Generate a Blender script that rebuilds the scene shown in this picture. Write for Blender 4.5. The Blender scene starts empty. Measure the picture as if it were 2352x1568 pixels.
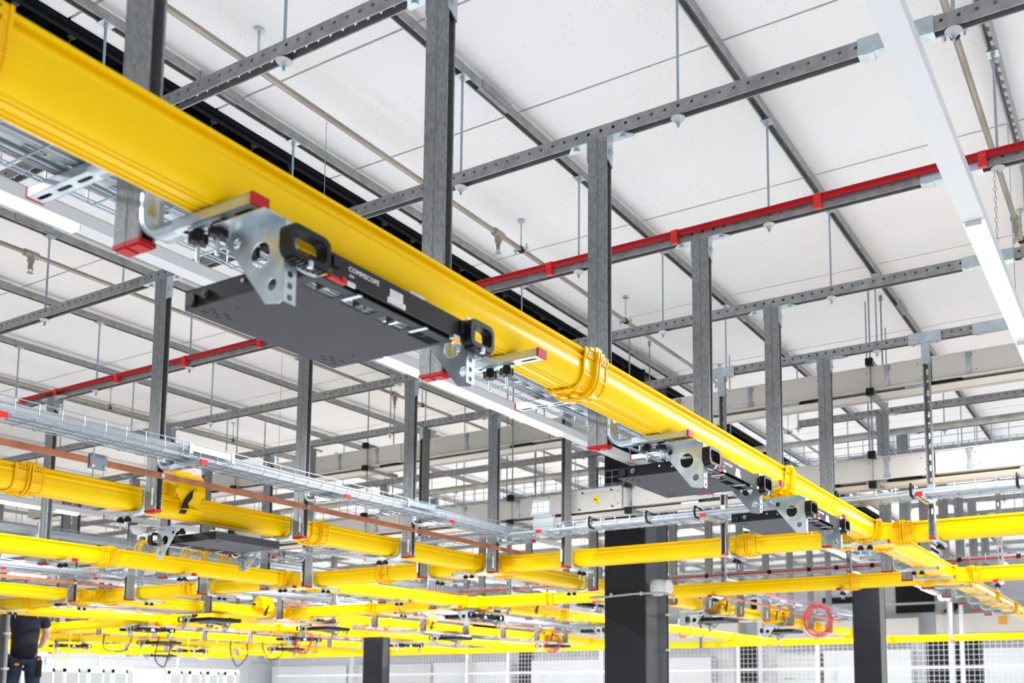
import bpy, math, random
from mathutils import Matrix, Vector
random.seed(7)
S = bpy.context.scene
COL = S.collection
H = 1.7                      # eye height; all z values below are relative to the eye
# ---------------------------------------------------------------- camera
Mw = ((0.49391, -0.86951, -0.0006983), (0.092934, 0.053588, -0.994229), (0.864532, 0.490996, 0.107275))
cam_d = bpy.data.cameras.new('camera')
cam = bpy.data.objects.new('camera', cam_d); COL.objects.link(cam)
r0, r1, r2 = Vector(Mw[0]), Vector(Mw[1]), Vector(Mw[2])
rot = Matrix((r0, -r1, -r2)).transposed().to_4x4()
cam.matrix_world = Matrix.Translation((0, 0, H)) @ rot
cam_d.sensor_width = 36.0
cam_d.lens = 2256.99 / 2352 * 36.0
cam_d.shift_x = (1176 - 1395.3) / 2352
cam_d.shift_y = (1347.74 - 784) / 2352
cam_d.clip_start = 0.05; cam_d.clip_end = 200
cam_d.dof.use_dof = True
cam_d.dof.focus_distance = 4.6
cam_d.dof.aperture_fstop = 3.4
S.camera = cam
# ---------------------------------------------------------------- world, exposure
w = bpy.data.worlds.new('world'); S.world = w; w.use_nodes = True
w.node_tree.nodes['Background'].inputs[0].default_value = (0.93, 0.965, 1.0, 1)
w.node_tree.nodes['Background'].inputs[1].default_value = 1.05
S.view_settings.view_transform = 'Standard'
S.view_settings.look = 'None'
S.view_settings.gamma = 1.0
S.view_settings.use_curve_mapping = False
S.view_settings.exposure = -0.14
# ---------------------------------------------------------------- materials
def nmat(name, col, rough=0.5, metal=0.0, noise=0.0, scale=20.0, col2=None, bump=0.0, stretch=None, spec=None):
    m = bpy.data.materials.new(name); m.use_nodes = True
    nt = m.node_tree; b = nt.nodes['Principled BSDF']
    b.inputs['Roughness'].default_value = rough; b.inputs['Metallic'].default_value = metal
    b.inputs['Base Color'].default_value = (*col, 1)
    if spec is not None: b.inputs['Specular IOR Level'].default_value = spec
    if noise > 0 or col2 or bump > 0:
        tc = nt.nodes.new('ShaderNodeTexCoord'); mp = nt.nodes.new('ShaderNodeMapping')
        if stretch: mp.inputs['Scale'].default_value = stretch
        n = nt.nodes.new('ShaderNodeTexNoise'); n.inputs['Scale'].default_value = scale; n.inputs['Detail'].default_value = 4
        nt.links.new(tc.outputs['Object'], mp.inputs[0]); nt.links.new(mp.outputs[0], n.inputs['Vector'])
        if noise > 0 or col2:
            r = nt.nodes.new('ShaderNodeValToRGB')
            c2 = col2 if col2 else tuple(max(0, c * (1 - noise)) for c in col)
            c1 = col if col2 else tuple(min(1, c * (1 + noise)) for c in col)
            r.color_ramp.elements[0].position = 0.35; r.color_ramp.elements[1].position = 0.65
            r.color_ramp.elements[0].color = (*c2, 1); r.color_ramp.elements[1].color = (*c1, 1)
            nt.links.new(n.outputs['Fac'], r.inputs[0]); nt.links.new(r.outputs[0], b.inputs['Base Color'])
        if bump > 0:
            bp = nt.nodes.new('ShaderNodeBump'); bp.inputs['Strength'].default_value = bump; bp.inputs['Distance'].default_value = 0.002
            nt.links.new(n.outputs['Fac'], bp.inputs['Height']); nt.links.new(bp.outputs[0], b.inputs['Normal'])
    return m
def emat(name, col, st):
    m = bpy.data.materials.new(name); m.use_nodes = True
    b = m.node_tree.nodes['Principled BSDF']
    b.inputs['Base Color'].default_value = (0.9, 0.9, 0.9, 1)
    b.inputs['Emission Color'].default_value = (*col, 1); b.inputs['Emission Strength'].default_value = st
    return m
YEL = nmat('yellow_plastic', (0.95, 0.59, 0.0), 0.24, 0, noise=0.02, scale=3, spec=0.15)
YELD = nmat('yellow_plastic_matt', (0.93, 0.53, 0.0), 0.32, spec=0.2)
GALV = nmat('galvanised_steel', (0.31, 0.315, 0.32), 0.45, 0.45, noise=0.16, scale=22, bump=0.1)
GALP = nmat('galvanised_post_steel', (0.25, 0.26, 0.265), 0.48, 0.35, noise=0.22, scale=110, bump=0.12, stretch=(1, 1, 0.5))
ZINC = nmat('zinc_plated_steel', (0.50, 0.57, 0.62), 0.30, 0.75, noise=0.12, scale=18)
WIRE = nmat('zinc_wire', (0.34, 0.42, 0.50), 0.35, 0.7)
ROD = nmat('zinc_threaded_rod', (0.33, 0.42, 0.50), 0.4, 0.6)
REDC = nmat('red_plastic', (0.50, 0.012, 0.015), 0.5, spec=0.25)
REDP = nmat('red_conduit_plastic', (0.40, 0.004, 0.008), 0.4, spec=0.2)
REDK = nmat('red_clip_plastic', (0.75, 0.015, 0.01), 0.4)
BLK = nmat('black_plastic', (0.007, 0.007, 0.008), 0.42, noise=0.2, scale=80, spec=0.25)
DRK = nmat('dark_powder_coat', (0.009, 0.009, 0.010), 0.55, noise=0.15, scale=200, bump=0.1, spec=0.25)
DRKB = nmat('dark_grey_base_plate', (0.046, 0.046, 0.055), 0.6, noise=0.08, scale=60, bump=0.1, spec=0.2)
WHT = nmat('white_paint', (0.66, 0.67, 0.70), 0.4)
WHTB = nmat('white_panel_paint', (0.68, 0.69, 0.70), 0.5)
WHTP = nmat('white_plastic', (0.60, 0.60, 0.60), 0.4)
BEI = nmat('beige_powder_coat', (0.70, 0.66, 0.61), 0.5, noise=0.03, scale=60)
COPP = nmat('copper', (0.60, 0.24, 0.12), 0.5, 0.45, noise=0.25, scale=9, col2=(0.42, 0.16, 0.08), stretch=(1, 1, 1))
STEEL = nmat('sprinkler_pipe_steel', (0.36, 0.32, 0.27), 0.45, 0.5, noise=0.2, scale=14, stretch=(0.2, 1, 1))
COLM = nmat('column_black_paint', (0.011, 0.012, 0.016), 0.45, noise=0.15, scale=4, spec=0.22)
VOID = nmat('black_roof_deck', (0.003, 0.005, 0.008), 0.8, spec=0.1)
GRYC = nmat('grey_cable', (0.30, 0.31, 0.32), 0.5)
WHTC = nmat('white_cable', (0.50, 0.51, 0.52), 0.5)
FLOORM = nmat('pale_floor', (0.86, 0.87, 0.88), 0.35, noise=0.03, scale=2)
WALLM = nmat('white_wall_panel', (0.74, 0.74, 0.75), 0.6)
GREYW = nmat('grey_wall_panel', (0.56, 0.57, 0.59), 0.6)
CABM = nmat('cabinet_cream_paint', (0.80, 0.80, 0.75), 0.45)
CABG = nmat('cabinet_grey_mesh_door', (0.36, 0.37, 0.37), 0.5, noise=0.2, scale=120)
LAB = nmat('label_white', (0.85, 0.85, 0.85), 0.5)
GLOW = emat('lamp_diffuser', (1.0, 1.0, 1.0), 3.2)
WARN = nmat('warning_yellow', (0.85, 0.72, 0.0), 0.5)
ORNG = nmat('orange_label', (0.9, 0.35, 0.02), 0.5)
GRN = nmat('green_print', (0.02, 0.45, 0.15), 0.5)
NAVY = nmat('navy_cotton', (0.006, 0.009, 0.022), 0.85, noise=0.3, scale=12)
DENIM = nmat('dark_denim', (0.012, 0.022, 0.05), 0.85, noise=0.5, scale=10)
SKIN = nmat('skin', (0.55, 0.33, 0.24), 0.5)
HAIR = nmat('brown_hair', (0.03, 0.018, 0.01), 0.7)
REDCAB = nmat('red_cable', (0.6, 0.02, 0.03), 0.4)
YELCAB = nmat('yellow_fibre_cable', (0.95, 0.6, 0.0), 0.4)
DGREY = nmat('dark_grey_hanger', (0.045, 0.045, 0.05), 0.7, spec=0.2)
DGL = nmat('amber_glass_window', (0.26, 0.17, 0.10), 0.35, spec=0.2)
# ceiling panel: white with small dark pits gathered in patches
def ceiling_mat():
    m = nmat('white_ceiling_panel', (0.84, 0.83, 0.84), 0.75)
    nt = m.node_tree; b = nt.nodes['Principled BSDF']
    geo = nt.nodes.new('ShaderNodeNewGeometry')
    v = nt.nodes.new('ShaderNodeTexVoronoi'); v.inputs['Scale'].default_value = 85
    n = nt.nodes.new('ShaderNodeTexNoise'); n.inputs['Scale'].default_value = 1.6; n.inputs['Detail'].default_value = 3
    n2 = nt.nodes.new('ShaderNodeTexNoise'); n2.inputs['Scale'].default_value = 0.8; n2.inputs['Detail'].default_value = 2
    nt.links.new(geo.outputs['Position'], v.inputs['Vector']); nt.links.new(geo.outputs['Position'], n.inputs['Vector']); nt.links.new(geo.outputs['Position'], n2.inputs['Vector'])
    a = nt.nodes.new('ShaderNodeMath'); a.operation = 'LESS_THAN'; a.inputs[1].default_value = 0.17
    nt.links.new(v.outputs['Distance'], a.inputs[0])
    c = nt.nodes.new('ShaderNodeMath'); c.operation = 'GREATER_THAN'; c.inputs[1].default_value = 0.53
    nt.links.new(n.outputs['Fac'], c.inputs[0])
    sep = nt.nodes.new('ShaderNodeSeparateColor'); nt.links.new(v.outputs['Color'], sep.inputs[0])
    g2 = nt.nodes.new('ShaderNodeMath'); g2.operation = 'GREATER_THAN'; g2.inputs[1].default_value = 0.55
    nt.links.new(sep.outputs[0], g2.inputs[0])
    mu = nt.nodes.new('ShaderNodeMath'); mu.operation = 'MULTIPLY'; nt.links.new(a.outputs[0], mu.inputs[0]); nt.links.new(c.outputs[0], mu.inputs[1])
    mu2 = nt.nodes.new('ShaderNodeMath'); mu2.operation = 'MULTIPLY'; nt.links.new(mu.outputs[0], mu2.inputs[0]); nt.links.new(g2.outputs[0], mu2.inputs[1])
    base = nt.nodes.new('ShaderNodeMix'); base.data_type = 'RGBA'
    base.inputs[6].default_value = (0.90, 0.89, 0.90, 1); base.inputs[7].default_value = (0.85, 0.84, 0.85, 1)
    nt.links.new(n2.outputs['Fac'], base.inputs[0])
    mx = nt.nodes.new('ShaderNodeMix'); mx.data_type = 'RGBA'; mx.inputs[7].default_value = (0.25, 0.25, 0.27, 1)
    nt.links.new(mu2.outputs[0], mx.inputs[0]); nt.links.new(base.outputs[2], mx.inputs[6]); nt.links.new(mx.outputs[2], b.inputs['Base Color'])
    return m
CEIL = ceiling_mat()
# ---------------------------------------------------------------- mesh builder
class MB:
    def __init__(s): s.v = []; s.f = []; s.sm = []
    def add(s, vs, fs, smooth=False):
        o = len(s.v); s.v += [tuple(p) for p in vs]; s.f += [tuple(o + i for i in f) for f in fs]; s.sm += [smooth] * len(fs); return s
    def box(s, x0, x1, y0, y1, z0, z1):
        vs = [(x, y, z) for z in (z0, z1) for y in (y0, y1) for x in (x0, x1)]
        return s.add(vs, [(0, 2, 3, 1), (4, 5, 7, 6), (0, 1, 5, 4), (2, 6, 7, 3), (0, 4, 6, 2), (1, 3, 7, 5)])
    def prism(s, prof, a0, a1, ax='x', smooth=False):
        n = len(prof)
        def P(p, a):
            return {'x': (a, p[0], p[1]), 'y': (p[0], a, p[1]), 'z': (p[0], p[1], a)}[ax]
        vs = [P(p, a0) for p in prof] + [P(p, a1) for p in prof]
        s.add(vs, [(i, (i + 1) % n, n + (i + 1) % n, n + i) for i in range(n)], smooth)
        s.add(vs, [tuple(range(n))[::-1], tuple(range(n, 2 * n))])
        return s
    def strip(s, pts, a0, a1, ax='x', smooth=True):
        n = len(pts)
        def P(p, a):
            return {'x': (a, p[0], p[1]), 'y': (p[0], a, p[1]), 'z': (p[0], p[1], a)}[ax]
        return s.add([P(p, a0) for p in pts] + [P(p, a1) for p in pts], [(i, i + 1, n + i + 1, n + i) for i in range(n - 1)], smooth)
    def tube(s, path, r, n=6, cap=True, smooth=True, closed=False):
        path = [Vector(p) for p in path]; rings = []; m = len(path)
        for i, p in enumerate(path):
            if closed: t = path[(i + 1) % m] - path[i - 1]
            else: t = path[min(i + 1, m - 1)] - path[max(i - 1, 0)]
            t.normalize()
            up = Vector((0, 0, 1)) if abs(t.z) < 0.9 else Vector((0, 1, 0))
            a = t.cross(up).normalized(); b = t.cross(a).normalized()
            rings.append([p + a * r * math.cos(2 * math.pi * k / n + .5) + b * r * math.sin(2 * math.pi * k / n + .5) for k in range(n)])
        vs = [q for R in rings for q in R]; fs = []
        for i in range(m if closed else m - 1):
            j = (i + 1) % m
            for k in range(n): fs.append((i * n + k, i * n + (k + 1) % n, j * n + (k + 1) % n, j * n + k))
        s.add(vs, fs, smooth and n > 4)
        if cap and not closed: s.add(vs, [tuple(range(n))[::-1], tuple(range((m - 1) * n, m * n))])
        return s
    def cyl(s, c, ax, r, h, n=12, r2=None):
        r2 = r if r2 is None else r2
        c = Vector(c); vs = []
        for (rr, hh) in ((r, 0), (r2, h)):
            for k in range(n):
                a = 2 * math.pi * k / n; u, v = rr * math.cos(a), rr * math.sin(a)
                vs.append(c + Vector({'x': (hh, u, v), 'y': (u, hh, v), 'z': (u, v, hh)}[ax]))
        s.add(vs, [(k, (k + 1) % n, n + (k + 1) % n, n + k) for k in range(n)], n > 6)
        s.add(vs, [tuple(range(n))[::-1], tuple(range(n, 2 * n))])
        return s
    def lathe(s, c, prof, n=16, ax='z'):
        c = Vector(c); vs = []
        for (rr, hh) in prof:
            for k in range(n):
                a = 2 * math.pi * k / n; u, v = rr * math.cos(a), rr * math.sin(a)
                vs.append(c + Vector({'x': (hh, u, v), 'y': (u, hh, v), 'z': (u, v, hh)}[ax]))
        m = len(prof)
        s.add(vs, [(i * n + k, i * n + (k + 1) % n, (i + 1) * n + (k + 1) % n, (i + 1) * n + k) for i in range(m - 1) for k in range(n)], True)
        s.add(vs, [tuple(range(n))[::-1], tuple(range((m - 1) * n, m * n))])
        return s
    def perf(s, F, u0, u1, v0, v1, pitch, hu, hv, vc=None, skip=None, rnd=True):
        """sheet over (u,v) with a row of holes; F maps (u,v) to a point"""
        vc = (v0 + v1) / 2 if vc is None else vc
        n = max(1, int(round((u1 - u0) / pitch))); p = (u1 - u0) / n
        for i in range(n):
            a, b = u0 + i * p, u0 + (i + 1) * p; c = (a + b) / 2
            if skip and skip(i):
                s.add([F(a, v0), F(b, v0), F(b, v1), F(a, v1)], [(0, 1, 2, 3)]); continue
            O = [(a, v0), (c, v0), (b, v0), (b, vc), (b, v1), (c, v1), (a, v1), (a, vc)]
            k = 0.7071 if rnd else 0.86
            I = [(c - hu * k, vc - hv * k), (c, vc - hv), (c + hu * k, vc - hv * k), (c + hu, vc), (c + hu * k, vc + hv * k), (c, vc + hv), (c - hu * k, vc + hv * k), (c - hu, vc)]
            s.add([F(*q) for q in O + I], [(j, (j + 1) % 8, 8 + (j + 1) % 8, 8 + j) for j in range(8)])
        return s
    def mesh(s, name):
        me = bpy.data.meshes.new(name); me.from_pydata(s.v, [], s.f)
        me.polygons.foreach_set('use_smooth', s.sm); me.update(); return me
    def build(s, name, mat, parent=None, loc=(0, 0, 0), rz=0.0, **kw):
        me = s.mesh(name); me.materials.append(mat)
        return put(me, name, parent, loc, rz, **kw)
def put(me, name, parent=None, loc=(0, 0, 0), rz=0.0, **kw):
    o = bpy.data.objects.new(name, me); COL.objects.link(o)
    if parent: o.parent = parent; o.location = loc
    else: o.location = (loc[0], loc[1], loc[2] + H)
    o.rotation_euler = (0, 0, rz)
    for k, v in kw.items(): o[k] = v
    return o
def empty(name, label, cat, loc, rz=0.0, group=None):
    o = bpy.data.objects.new(name, None); COL.objects.link(o); o.empty_display_size = 0.1
    o.location = (loc[0], loc[1], loc[2] + H); o.rotation_euler = (0, 0, rz)
    o['label'] = label; o['category'] = cat
    if group: o['group'] = group
    return o
KIDS = {}
def kids(o):
    return [c for c in o.children]
def copy_tree(o, parent=None, loc=None, rz=None, label=None, group=None, drop=()):
    c = o.copy(); COL.objects.link(c); c.parent = parent
    if loc is not None: c.location = (loc[0], loc[1], loc[2] + (0 if parent else H))
    if rz is not None: c.rotation_euler = (0, 0, rz)
    if label: c['label'] = label
    if group: c['group'] = group
    for ch in KIDS.get(o.name, []) or list(o.children):
        if ch.name.split('.')[0] in drop: continue
        copy_tree(ch, c, drop=drop)
    return c
def tag(o, label, cat, group=None):
    o['label'] = label; o['category'] = cat
    if group: o['group'] = group
    return o
ORD = ['first', 'second', 'third', 'fourth', 'fifth', 'sixth', 'seventh', 'eighth', 'ninth', 'tenth', 'eleventh', 'twelfth', 'thirteenth', 'fourteenth',
       'fifteenth', 'sixteenth', 'seventeenth', 'eighteenth', 'nineteenth', 'twentieth', 'twenty-first', 'twenty-second', 'twenty-third', 'twenty-fourth']
PI = math.pi
# ---------------------------------------------------------------- grid of the hall
ZB, ZT, ZC, ZCEIL = 1.038, 2.411, 2.970, 3.06
RX = [1.344, 2.431, 3.518, 4.606, 5.693, 6.781, 8.47, 9.20, 10.10, 11.05, 12.05, 13.0, 14.0, 15.0, 16.0, 17.0, 18.0, 19.0, 20.0, 20.95]
CY = [0.555, 1.667, 2.816, 3.966, 6.20, 7.33, 8.46, 9.6, 10.75, 11.9, 13.0, 14.15, 15.3, 16.45, 17.6, 18.75, 19.9, 21.0]
# ================================================================ SETTING
FX0, FX1, FY0, FY1 = -3.0, 24.0, -3.0, 27.0
fl = MB().box(FX0 - 9, FX1 + 3, FY0 - 9, FY1 + 3, -1.75, -1.7).build('floor', FLOORM, kind='structure')
ce = MB().box(FX0, FX1 + 2, FY0, 4.24, 3.10, 3.16).box(FX0, FX1 + 2, 5.42, FY1 + 2, 3.10, 3.16).build('ceiling', WALLM, kind='structure')
seams = [-3.0, -1.6, -0.2, 1.21, 2.42, 3.225, 4.035, 5.43, 6.84, 8.26, 9.67, 11.08, 12.49, 13.9, 15.3, 16.7, 18.1, 19.5, 20.9, 22.3, 24.0]
bands = [-3.0, -0.6, 1.69, 4.24, None, 5.42, 7.35, 9.62, 11.9, 14.15, 16.45, 18.75, 21.0, 23.5, 27.0]
pm = {}
for a, b in zip(seams[:-1], seams[1:]):
    for c, d in zip(bands[:-1], bands[1:]):
        if c is None or d is None: continue
        key = (round(b - a, 3), round(d - c, 3))
        if key not in pm:
            g = 0.0052; L, W = key; me = MB()
            n = 14; e = [g + random.uniform(-0.0015, 0.0015) for _ in range(n + 1)]
            lo = [(g + e[i] * 0.6, W * i / n) for i in range(n + 1)]; hi = [(L - e[n - i] * 0.9, W * (n - i) / n) for i in range(n + 1)]
            me.prism(lo + hi, 0, 0.04, 'z')
            m_ = me.mesh('panel'); m_.materials.append(CEIL); pm[key] = m_
        put(pm[key], 'panel', ce, (a, c, ZCEIL))
# black gap between the two ceiling fields
vd = MB()
vd.box(FX0, FX1 + 2, 4.2, 5.46, 3.85, 3.9)
vd.box(FX0, FX1 + 2, 4.2, 4.24, 3.05, 3.9).box(FX0, FX1 + 2, 5.42, 5.46, 3.05, 3.9)
vd.box(FX0, FX0 + .05, 4.2, 5.46, 3.05, 3.9)
vd.build('trim_1', VOID, kind='structure', label='black roof deck seen through the gap in the white ceiling')
rb = MB()
x = FX0
while x < FX1:
    rb.prism([(x, 3.80), (x + .10, 3.80), (x + .13, 3.85), (x - .03, 3.85)], 4.24, 5.42, 'y'); x += 0.42
rb.build('roof_rib', VOID, vd and bpy.data.objects['trim_1'], (0, 0, 0))
te = MB().box(FX0, FX1, 4.236, 4.262, 3.035, 3.065).box(FX0, FX1, 5.395, 5.425, 3.035, 3.065).build('trim_2', nmat('dark_edge', (.012, .012, .014), .8, spec=.1), kind='structure', label='dark edge strip along the ceiling gap')
x = 2.24
k = 0
for x in [1.98, 2.24, 2.50, 3.03, 3.29, 3.56, 3.83, 4.36, 4.62, 4.9, 5.43, 5.7, 5.97, 6.5, 6.77, 7.05, 7.6, 7.9]:
    m = MB().tube([(0, 0, 0), (-.03, .16, -.26), (-.06, .30, -.50)], 0.0045, 5).box(-.014, .014, -.014, .014, -.01, .01)
    o = m.build('gap_hanger', DGREY, None, (x, 4.30, 3.06))
    tag(o, 'thin grey hanger bar in the black ceiling gap, %s from the left' % ORD[k], 'hanger', 'hangers in the black ceiling gap'); k += 1
# far walls
wb = MB().box(24.0, 24.2, FY0, FY1 + .2, -1.7, 3.1).build('wall_back', WALLM, kind='structure')
wl = MB().box(FX0, 24.2, FY1, FY1 + .2, -1.7, 3.1).build('wall_left', WALLM, kind='structure')
# wall details: grey upper zone, black slabs painting dark openings and gaps, white panels
gm = MB()
gm.box(23.94, 24.0, FY0, 27, 1.25, 3.0)
gm.build('upper_panel', GREYW, wb)
for (y0, y1, z0, z1, mt) in [(-1, 1.9, -1.7, .98, WHTB), (2.0, 3.6, -1.7, 1.0, WHTB), (5.2, 7.3, -1.7, 1.02, WHTB), (7.4, 8.5, -1.7, .96, WHTP), (10.3, 12.3, -1.7, .93, WHTB), (12.4, 15.9, -1.7, .93, WHTB), (16.7, 19.5, -1.7, .92, WHTB), (19.6, 23, -1.7, .9, WHTP), (23.1, 26.5, -1.7, .9, WHTB),
                         (3.7, 4.9, -1.7, 1.2, BLK), (9.1, 9.7, -1.7, 1.2, BLK), (16.1, 16.5, -1.7, 1.2, BLK)]:  # black sheets paint the shade in the gaps between white panels
    MB().box(23.55 if mt != BLK else 23.8, 23.9, y0, y1, z0, z1).build('panel', mt, wb)
for (y0, y1, z0, z1) in [(5.0, 8.6, 1.3, 1.75), (9.5, 12.5, 1.3, 1.8), (2.2, 4.6, 1.35, 1.8), (.4, 1.6, 1.35, 1.75), (13, 17, 1.3, 1.7), (18, 22, 1.3, 1.65)]:
    MB().box(23.5, 23.93, y0, y1, z0, z1).build('duct_panel', BEI, wb)
for (y0, y1, z0, z1) in [(4.7, 5.6, 1.9, 2.6), (8.8, 9.3, 1.9, 2.9), (12.7, 14.6, 2.0, 2.6), (17.3, 19, 1.9, 2.4), (6.2, 7.4, 2.2, 2.35)]:
    MB().box(23.9, 23.935, y0, y1, z0, z1).build('painted_opening', BLK, wb)  # flat black slab stands in for the darkness inside an opening
for (y0, y1, z) in [(-1, 27, 1.2), (-1, 27, 2.05)]:
    MB().box(23.4, 23.5, y0, y1, z, z + .05).build('cable_rail', ZINC, wb)
for y in (4.2, 8.8, 13.4, 18.0, 22.6):
    MB().box(23.35, 23.55, y, y + .12, -1.7, 3.0).build('wall_post', WHT, wb)
# diagonal dark brace on the back wall
MB().prism([(4.2, 1.85), (4.45, 1.85), (3.5, 2.75), (3.25, 2.75)], 23.5, 23.56, 'x').build('brace', BLK, wb)
for (y0, y1) in [(1, 6), (8, 13), (15, 20)]:
    MB().box(y0 * .0 + 8 + y0, 8 + y1, 26.9, 26.99, -1.7, 1.0).build('panel', WHT, wl)
MB().box(6, 22, 26.9, 26.98, 1.2, 2.9).build('upper_panel', GREYW, wl)
# ================================================================ CEILING CHANNELS (along X) and perforated rails (along Y)
def chan_prof(w, d, t=0.0028, s=0.0145):
    """closed outline in (a,b): back at b=0, slot at b=d"""
    h = w / 2; c = 0.003; L = 0.006
    out = [(-s, d - L), (-s, d - .001), (-s - .001, d), (-h + c, d), (-h, d - c), (-h, c), (-h + c, 0), (h - c, 0), (h, c), (h, d - c), (h - c, d), (s + .001, d), (s, d - .001), (s, d - L)]
    inn = [(s + t, d - L), (s + t, d - t), (h - c, d - t), (h - t, d - c), (h - t, c), (h - c, t), (-h + c, t), (-h + t, c), (-h + t, d - c), (-h + c, d - t), (-s - t, d - t), (-s - t, d - L)]
    return out + inn
def chan_open(w, d, t=0.0028, s=0.014):
    """two side walls with lips, no back: two outlines"""
    h = w / 2; L = .009; R = []
    for sg in (-1, 1):
        p = [(sg * s, d - L), (sg * s, d), (sg * h, d), (sg * h, 0), (sg * (h - t), 0), (sg * (h - t), d - t), (sg * (s + t), d - t), (sg * (s + t), d - L)]
        R.append(p if sg > 0 else p[::-1])
    return R
# ceiling channel: slot downwards, height .046
CP = [(a, 0.05 - b) for a, b in chan_prof(0.046, 0.05)]
m = MB().prism(CP, 0, FX1 - FX0, 'x'); chme = m.mesh('channel'); chme.materials.append(GALV)
cn = ['right of the nearest white lamp', 'over the foreground post tops', 'third bay', 'next to the black ceiling gap']
for j, y in enumerate(CY):
    lab = 'grey steel ceiling channel under the white panels, %s from the right' % ORD[j]
    if j == 0:
        mm = MB()
        for pr_ in chan_open(0.046, 0.05): mm.prism([(a, .05 - b) for a, b in pr_][::-1], 0, FX1 - FX0, 'x')
        mm.perf(lambda u, v: (u, v, .05), 0, 16, -.023, .023, 0.075, 0.024, 0.009, rnd=False)
        mm.perf(lambda u, v: (u, v, .047), 0, 16, -.023, .023, 0.075, 0.024, 0.009, rnd=False)
        mm.box(16, FX1 - FX0, -.023, .023, .047, .05)
        o = mm.build('ceiling_channel', GALV, None, (FX0, y, ZC)); lab = 'slotted steel ceiling channel right of the near white lamp'
    else:
        o = put(chme, 'ceiling_channel', None, (FX0, y, ZC))
    tag(o, lab, 'channel', 'steel channels along the ceiling')
    # joint sleeves
    for xs in ((3.05 + .37 * (j % 3)), 7.1 + .5 * (j % 2)):
        MB().box(-.12, .12, -.027, .027, .012, .052).build('sleeve', ZINC if j == 0 else GALV, o, (xs - FX0, 0, 0))
# perforated rails, slot downwards, .044 wide in X and .060 high
RH = 0.060
def rail_mesh(L, holes):
    m = MB(); h = .022; s = .0165; t = .0022
    m.box(-h, h, 0, L, RH - t, RH)
    for sg in (-1, 1):
        p = [(sg * s, .010), (sg * s, 0), (sg * h, 0), (sg * h, .013), (sg * (h - t), .013), (sg * (h - t), t), (sg * (s + t), t), (sg * (s + t), .010)]
        m.prism(p if sg < 0 else p[::-1], 0, L, 'y')
        if holes:
            m.perf(lambda u, v: (sg * h, u, v), 0, L, .013, RH - t, 0.0625, .0078, .0078)
            m.perf(lambda u, v: (sg * (h - t), u, v), 0, L, .013, RH - t, 0.0625, .0078, .0078)
        else: m.box(min(sg * h, sg * (h - t)), max(sg * h, sg * (h - t)), 0, L, .013, RH - t)
    me = m.mesh('rail'); me.materials.append(GALV); return me
RM = {}
def rail(x, y0, y1, label, holes=True):
    k = (round(y1 - y0, 2), holes)
    if k not in RM: RM[k] = rail_mesh(y1 - y0, holes)
    return tag(put(RM[k], 'perforated_rail', None, (x + .022, y0, ZT)), label, 'rail', 'perforated rails hung under the ceiling')
for i, x in enumerate(RX):
    hol = i < 12
    if i < 6:
        r_ = rail(x, -1.0, 19.0, 'perforated grey steel rail across the picture, %s from the camera%s' % (ORD[i], ', below the red pipe' if i == 3 else ''), hol)
        for ys in ([.64, ] if i != 5 else [.76]):
            sl = MB().box(-.027, .027, -.02, .26, -.004, RH + .004).box(-.027, .027, .20, .24, -.008, -.004)
            sl.build('splice_sleeve', ZINC, r_, (0, ys + 1.0, 0))
    else:
        rail(x, -1.0, 2.81, 'perforated rail end piece right of the far aisle, %s behind the pale trunking' % ORD[i - 6], hol)
        rail(x, 4.4, 23.0, 'perforated rail left of the big black column, %s behind the pale trunking' % ORD[i - 6], hol)
# hanger rods
def rod_proto(full):
    e = empty('hanger_rod', 'x', 'rod', (0, 0, 0))
    MB().tube([(0, 0, -.045), (0, 0, ZC - ZT + .02)], .0062, 6).build('rod', ROD, e)
    wz = MB().lathe((0, 0, -.012), [(.010, -.012), (.012, 0), (.030, .002), (.032, .006), (.026, .010), (.010, .012)], 14); wz.build('washer', WHTP, e)
    MB().cyl((0, 0, -.030), 'z', .011, .010, 6).cyl((0, 0, RH), 'z', .013, .008, 6).build('nut', ZINC, e)
    MB().box(-.03, .03, -.026, .026, ZC - ZT - .006, ZC - ZT).cyl((0, 0, ZC - ZT - .022), 'z', .011, .016, 6).build('clip_plate', ZINC, e)
    return e
rp = rod_proto(True); first = True
FAR = [(i, j) for i in range(13, 20) for j in (1, 4, 7, 10, 12)]
farrod = MB().tube([(0, 0, -.045), (0, 0, ZC - ZT)], .0062, 5).cyl((0, 0, -.014), 'z', .028, .008, 8).mesh('hanger_rod'); farrod.materials.append(ROD)
nrod = 0
for i, x in enumerate(RX[:13]):
    for j, y in enumerate(CY[:14]):
        if i >= 6 and 2.82 < y < 4.4: continue
        if i == 5 and j > 10: continue
        lab = 'zinc rod at the %s rail and the %s ceiling channel from the right' % (ORD[i], ORD[j])
        if i < 6 and j < 9:
            if first: o = rp; o.location = (x + .022, y, ZT + H); o['label'] = lab; o['group'] = 'hanger rods holding the rails'; first = False
            else: copy_tree(rp, None, (x + .022, y, ZT), 0, lab, 'hanger rods holding the rails')
        else:
            tag(put(farrod, 'hanger_rod', None, (x + .022, y, ZT)), lab, 'rod', 'hanger rods holding the rails')
        nrod += 1
for i, j in FAR:
    tag(put(farrod, 'hanger_rod', None, (RX[i] + .022, CY[j], ZT)), 'zinc rod at the %s rail and the %s ceiling channel from the right' % (ORD[i], ORD[j]), 'rod', 'hanger rods holding the rails')
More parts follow.
